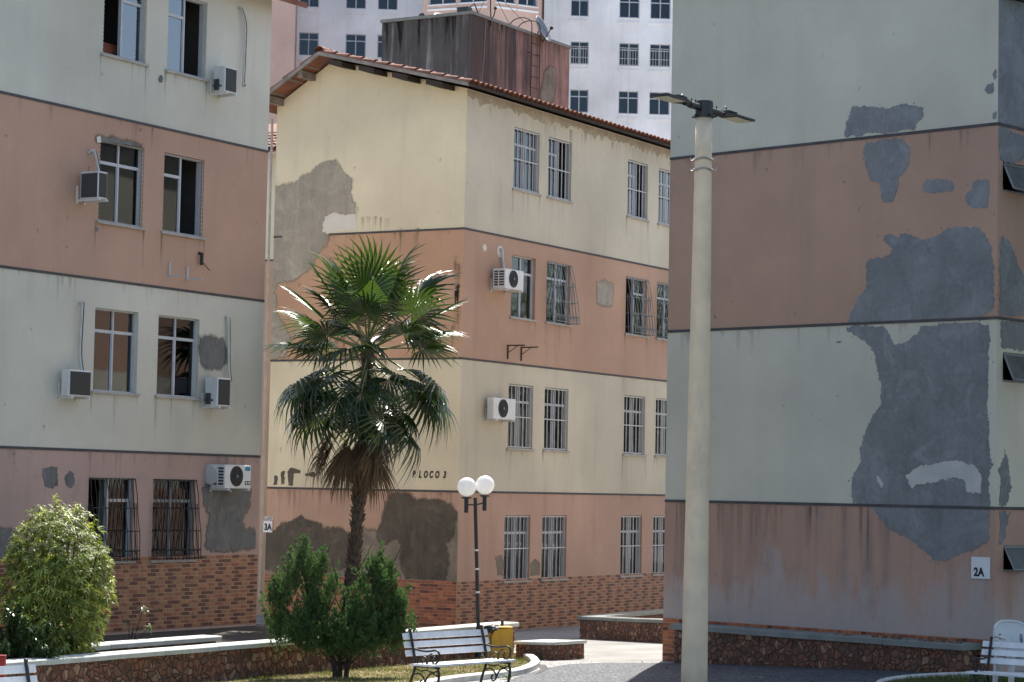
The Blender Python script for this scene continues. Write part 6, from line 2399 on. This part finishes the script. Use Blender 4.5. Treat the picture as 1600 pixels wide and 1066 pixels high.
# ------------------------------------------------------------------ grass
def in_poly(x, y, P):
    c = False
    j = len(P) - 1
    for i in range(len(P)):
        if (P[i].y > y) != (P[j].y > y) and x < (P[j].x - P[i].x) * (y - P[i].y) / (P[j].y - P[i].y) + P[i].x:
            c = not c
        j = i
    return c
LP = [G(u, v) for u, v in lawn_px]
mb = MB()
rnd = random.Random(31)
xs = [p.x for p in LP]; ys = [p.y for p in LP]
cnt = 0
while cnt < 26000:
    x, y = rnd.uniform(min(xs), max(xs)), rnd.uniform(max(min(ys), 29.5), max(ys))
    if not in_poly(x, y, LP):
        continue
    cnt += 1
    nz = mn.noise(Vector((x * 1.3, y * 1.3, 0))) + .5 * mn.noise(Vector((x * 5, y * 5, 2)))
    if nz < -.35 and rnd.random() < .8:
        continue
    g_ = gz(x, y) + .010
    h = rnd.uniform(.015, .05) * (1.2 if nz > .1 else .8)
    a_ = rnd.uniform(0, 2 * pi)
    w_ = .006
    lx, ly = rnd.uniform(-.03, .03), rnd.uniform(-.03, .03)
    b = len(mb.v)
    mb.v.extend([(x - w_ * cos(a_), y - w_ * sin(a_), g_), (x + w_ * cos(a_), y + w_ * sin(a_), g_), (x + lx, y + ly, g_ + h)])
    mb.f.append((b, b + 1, b + 2)); mb.m.append(0 if nz + rnd.uniform(-.35, .35) > .12 else 1)
o = build(mb, 'grass', [M['gr1'], M['gr2']])
o['kind'] = 'stuff'
# dark grass of the round bed
mb = MB()
for k in range(5000):
    a_, r = rnd.uniform(0, 2 * pi), math.sqrt(rnd.random())
    x, y = c.x, c.y
    x, y = G(1560, 1078).x + 1.45 * r * cos(a_), G(1560, 1078).y + 1.15 * r * sin(a_)
    g_ = gz(x, y) + .05
    t = rnd.uniform(0, 2 * pi)
    b = len(mb.v)
    mb.v.extend([(x - .008 * cos(t), y - .008 * sin(t), g_), (x + .008 * cos(t), y + .008 * sin(t), g_), (x + rnd.uniform(-.04, .04), y + rnd.uniform(-.04, .04), g_ + rnd.uniform(.03, .08))])
    mb.f.append((b, b + 1, b + 2)); mb.m.append(0)
o = build(mb, 'bed_grass', M['gr1'])
o['kind'] = 'stuff'
# fallen leaves
mb = MB()
for k in range(420):
    x, y = rnd.uniform(-4.5, 4.5), rnd.uniform(29.5, 37.5)
    if R2.n.dot(Vector((x, y, 0)) - R2.O) < .6:
        continue
    g_ = gz(x, y) + .028
    leaf(mb, Vector((x, y, g_)), Vector((rnd.uniform(-1, 1), rnd.uniform(-1, 1), rnd.uniform(-.1, .25))), Vector((0, 0, 1)), rnd.uniform(.03, .08), .025, 0, .05, 2)
o = build(mb, 'fallen_leaves', M['palm_d'])
o['kind'] = 'stuff'
# weeds at the kerb
for lab, (u, v) in (('small bright weed beside the kerb tip right of the lawn', (832, 1040)), ('small bright weed under the right end of the sunny bench', (787, 1062))):
    p = G(u, v) + Vector((.05, -.08, 0))
    m_ = MB()
    for q_ in range(26):
        leaf(m_, p + Vector((rnd.uniform(-.05, .05), rnd.uniform(-.05, .05), rnd.uniform(0, .05))), (rv(rnd) + Vector((0, 0, .9))).normalized(), Vector((0, 0, 1)), rnd.uniform(.05, .11), .025, 0, .3, 2)
    tag(build(m_, 'weed', M['bu2'], None, p), lab, 'weed')

# ------------------------------------------------------------------ unseen trees added to block sky light and darken reflections
def blocker_tree(label, x, y, h, r, seed):
    rnd = random.Random(seed)
    b = Vector((x, y, gz(x, y)))
    o = thing('added_blocker_tree', label, 'tree', b)
    mb = MB()
    fork = b + Vector((0, 0, h * .32))
    mb.tube([b - Vector((0, 0, .2)), b + Vector((.05, 0, h * .15)), fork], .24, 10, r2=.17)
    tips = []
    for k in range(9):
        a_ = k * 2.4
        t_ = fork + Vector((cos(a_) * r * .7, sin(a_) * r * .7, h * (.18 + .35 * rnd.random())))
        mb.tube(smooth_pts([fork, fork.lerp(t_, .5) + Vector((0, 0, .5)), t_], 4), .10, 6, r2=.03)
        tips.append(t_)
    build(mb, 'trunk', M['bark'], o)
    mb = MB()
    cz = b.z + h * .66
    for k in range(260):
        v = rv(rnd)
        rad = rnd.uniform(.35, 1)
        c_ = Vector((x + v.x * r * rad, y + v.y * r * rad, cz + v.z * h * .34 * rad))
        for q_ in range(26):
            leaf(mb, c_ + rv(rnd) * rnd.uniform(.1, .75), (rv(rnd) + Vector((0, 0, -.2))).normalized(), Vector((0, 0, 1)), rnd.uniform(.16, .28), .09, 0, .3, 2)
    build(mb, 'crown', M['sh_leaf'], o)
blocker_tree('unseen leafy tree added beyond the plastic chairs to darken the right block', 11.0, 27.6, 10.5, 4.4, 3)
blocker_tree('unseen leafy tree added to darken the long side of the right block', 13.2, 33.5, 11.5, 4.2, 5)
blocker_tree('unseen leafy tree added right of the viewer to block sky light', 9.4, 18.0, 11, 4.7, 4)
blocker_tree('unseen leafy tree added at the far alley end to darken window reflections', 24, 66, 11, 5.0, 8)
blocker_tree('second unseen leafy tree added at the far alley end to darken window reflections', 31, 72, 12, 5.5, 9)
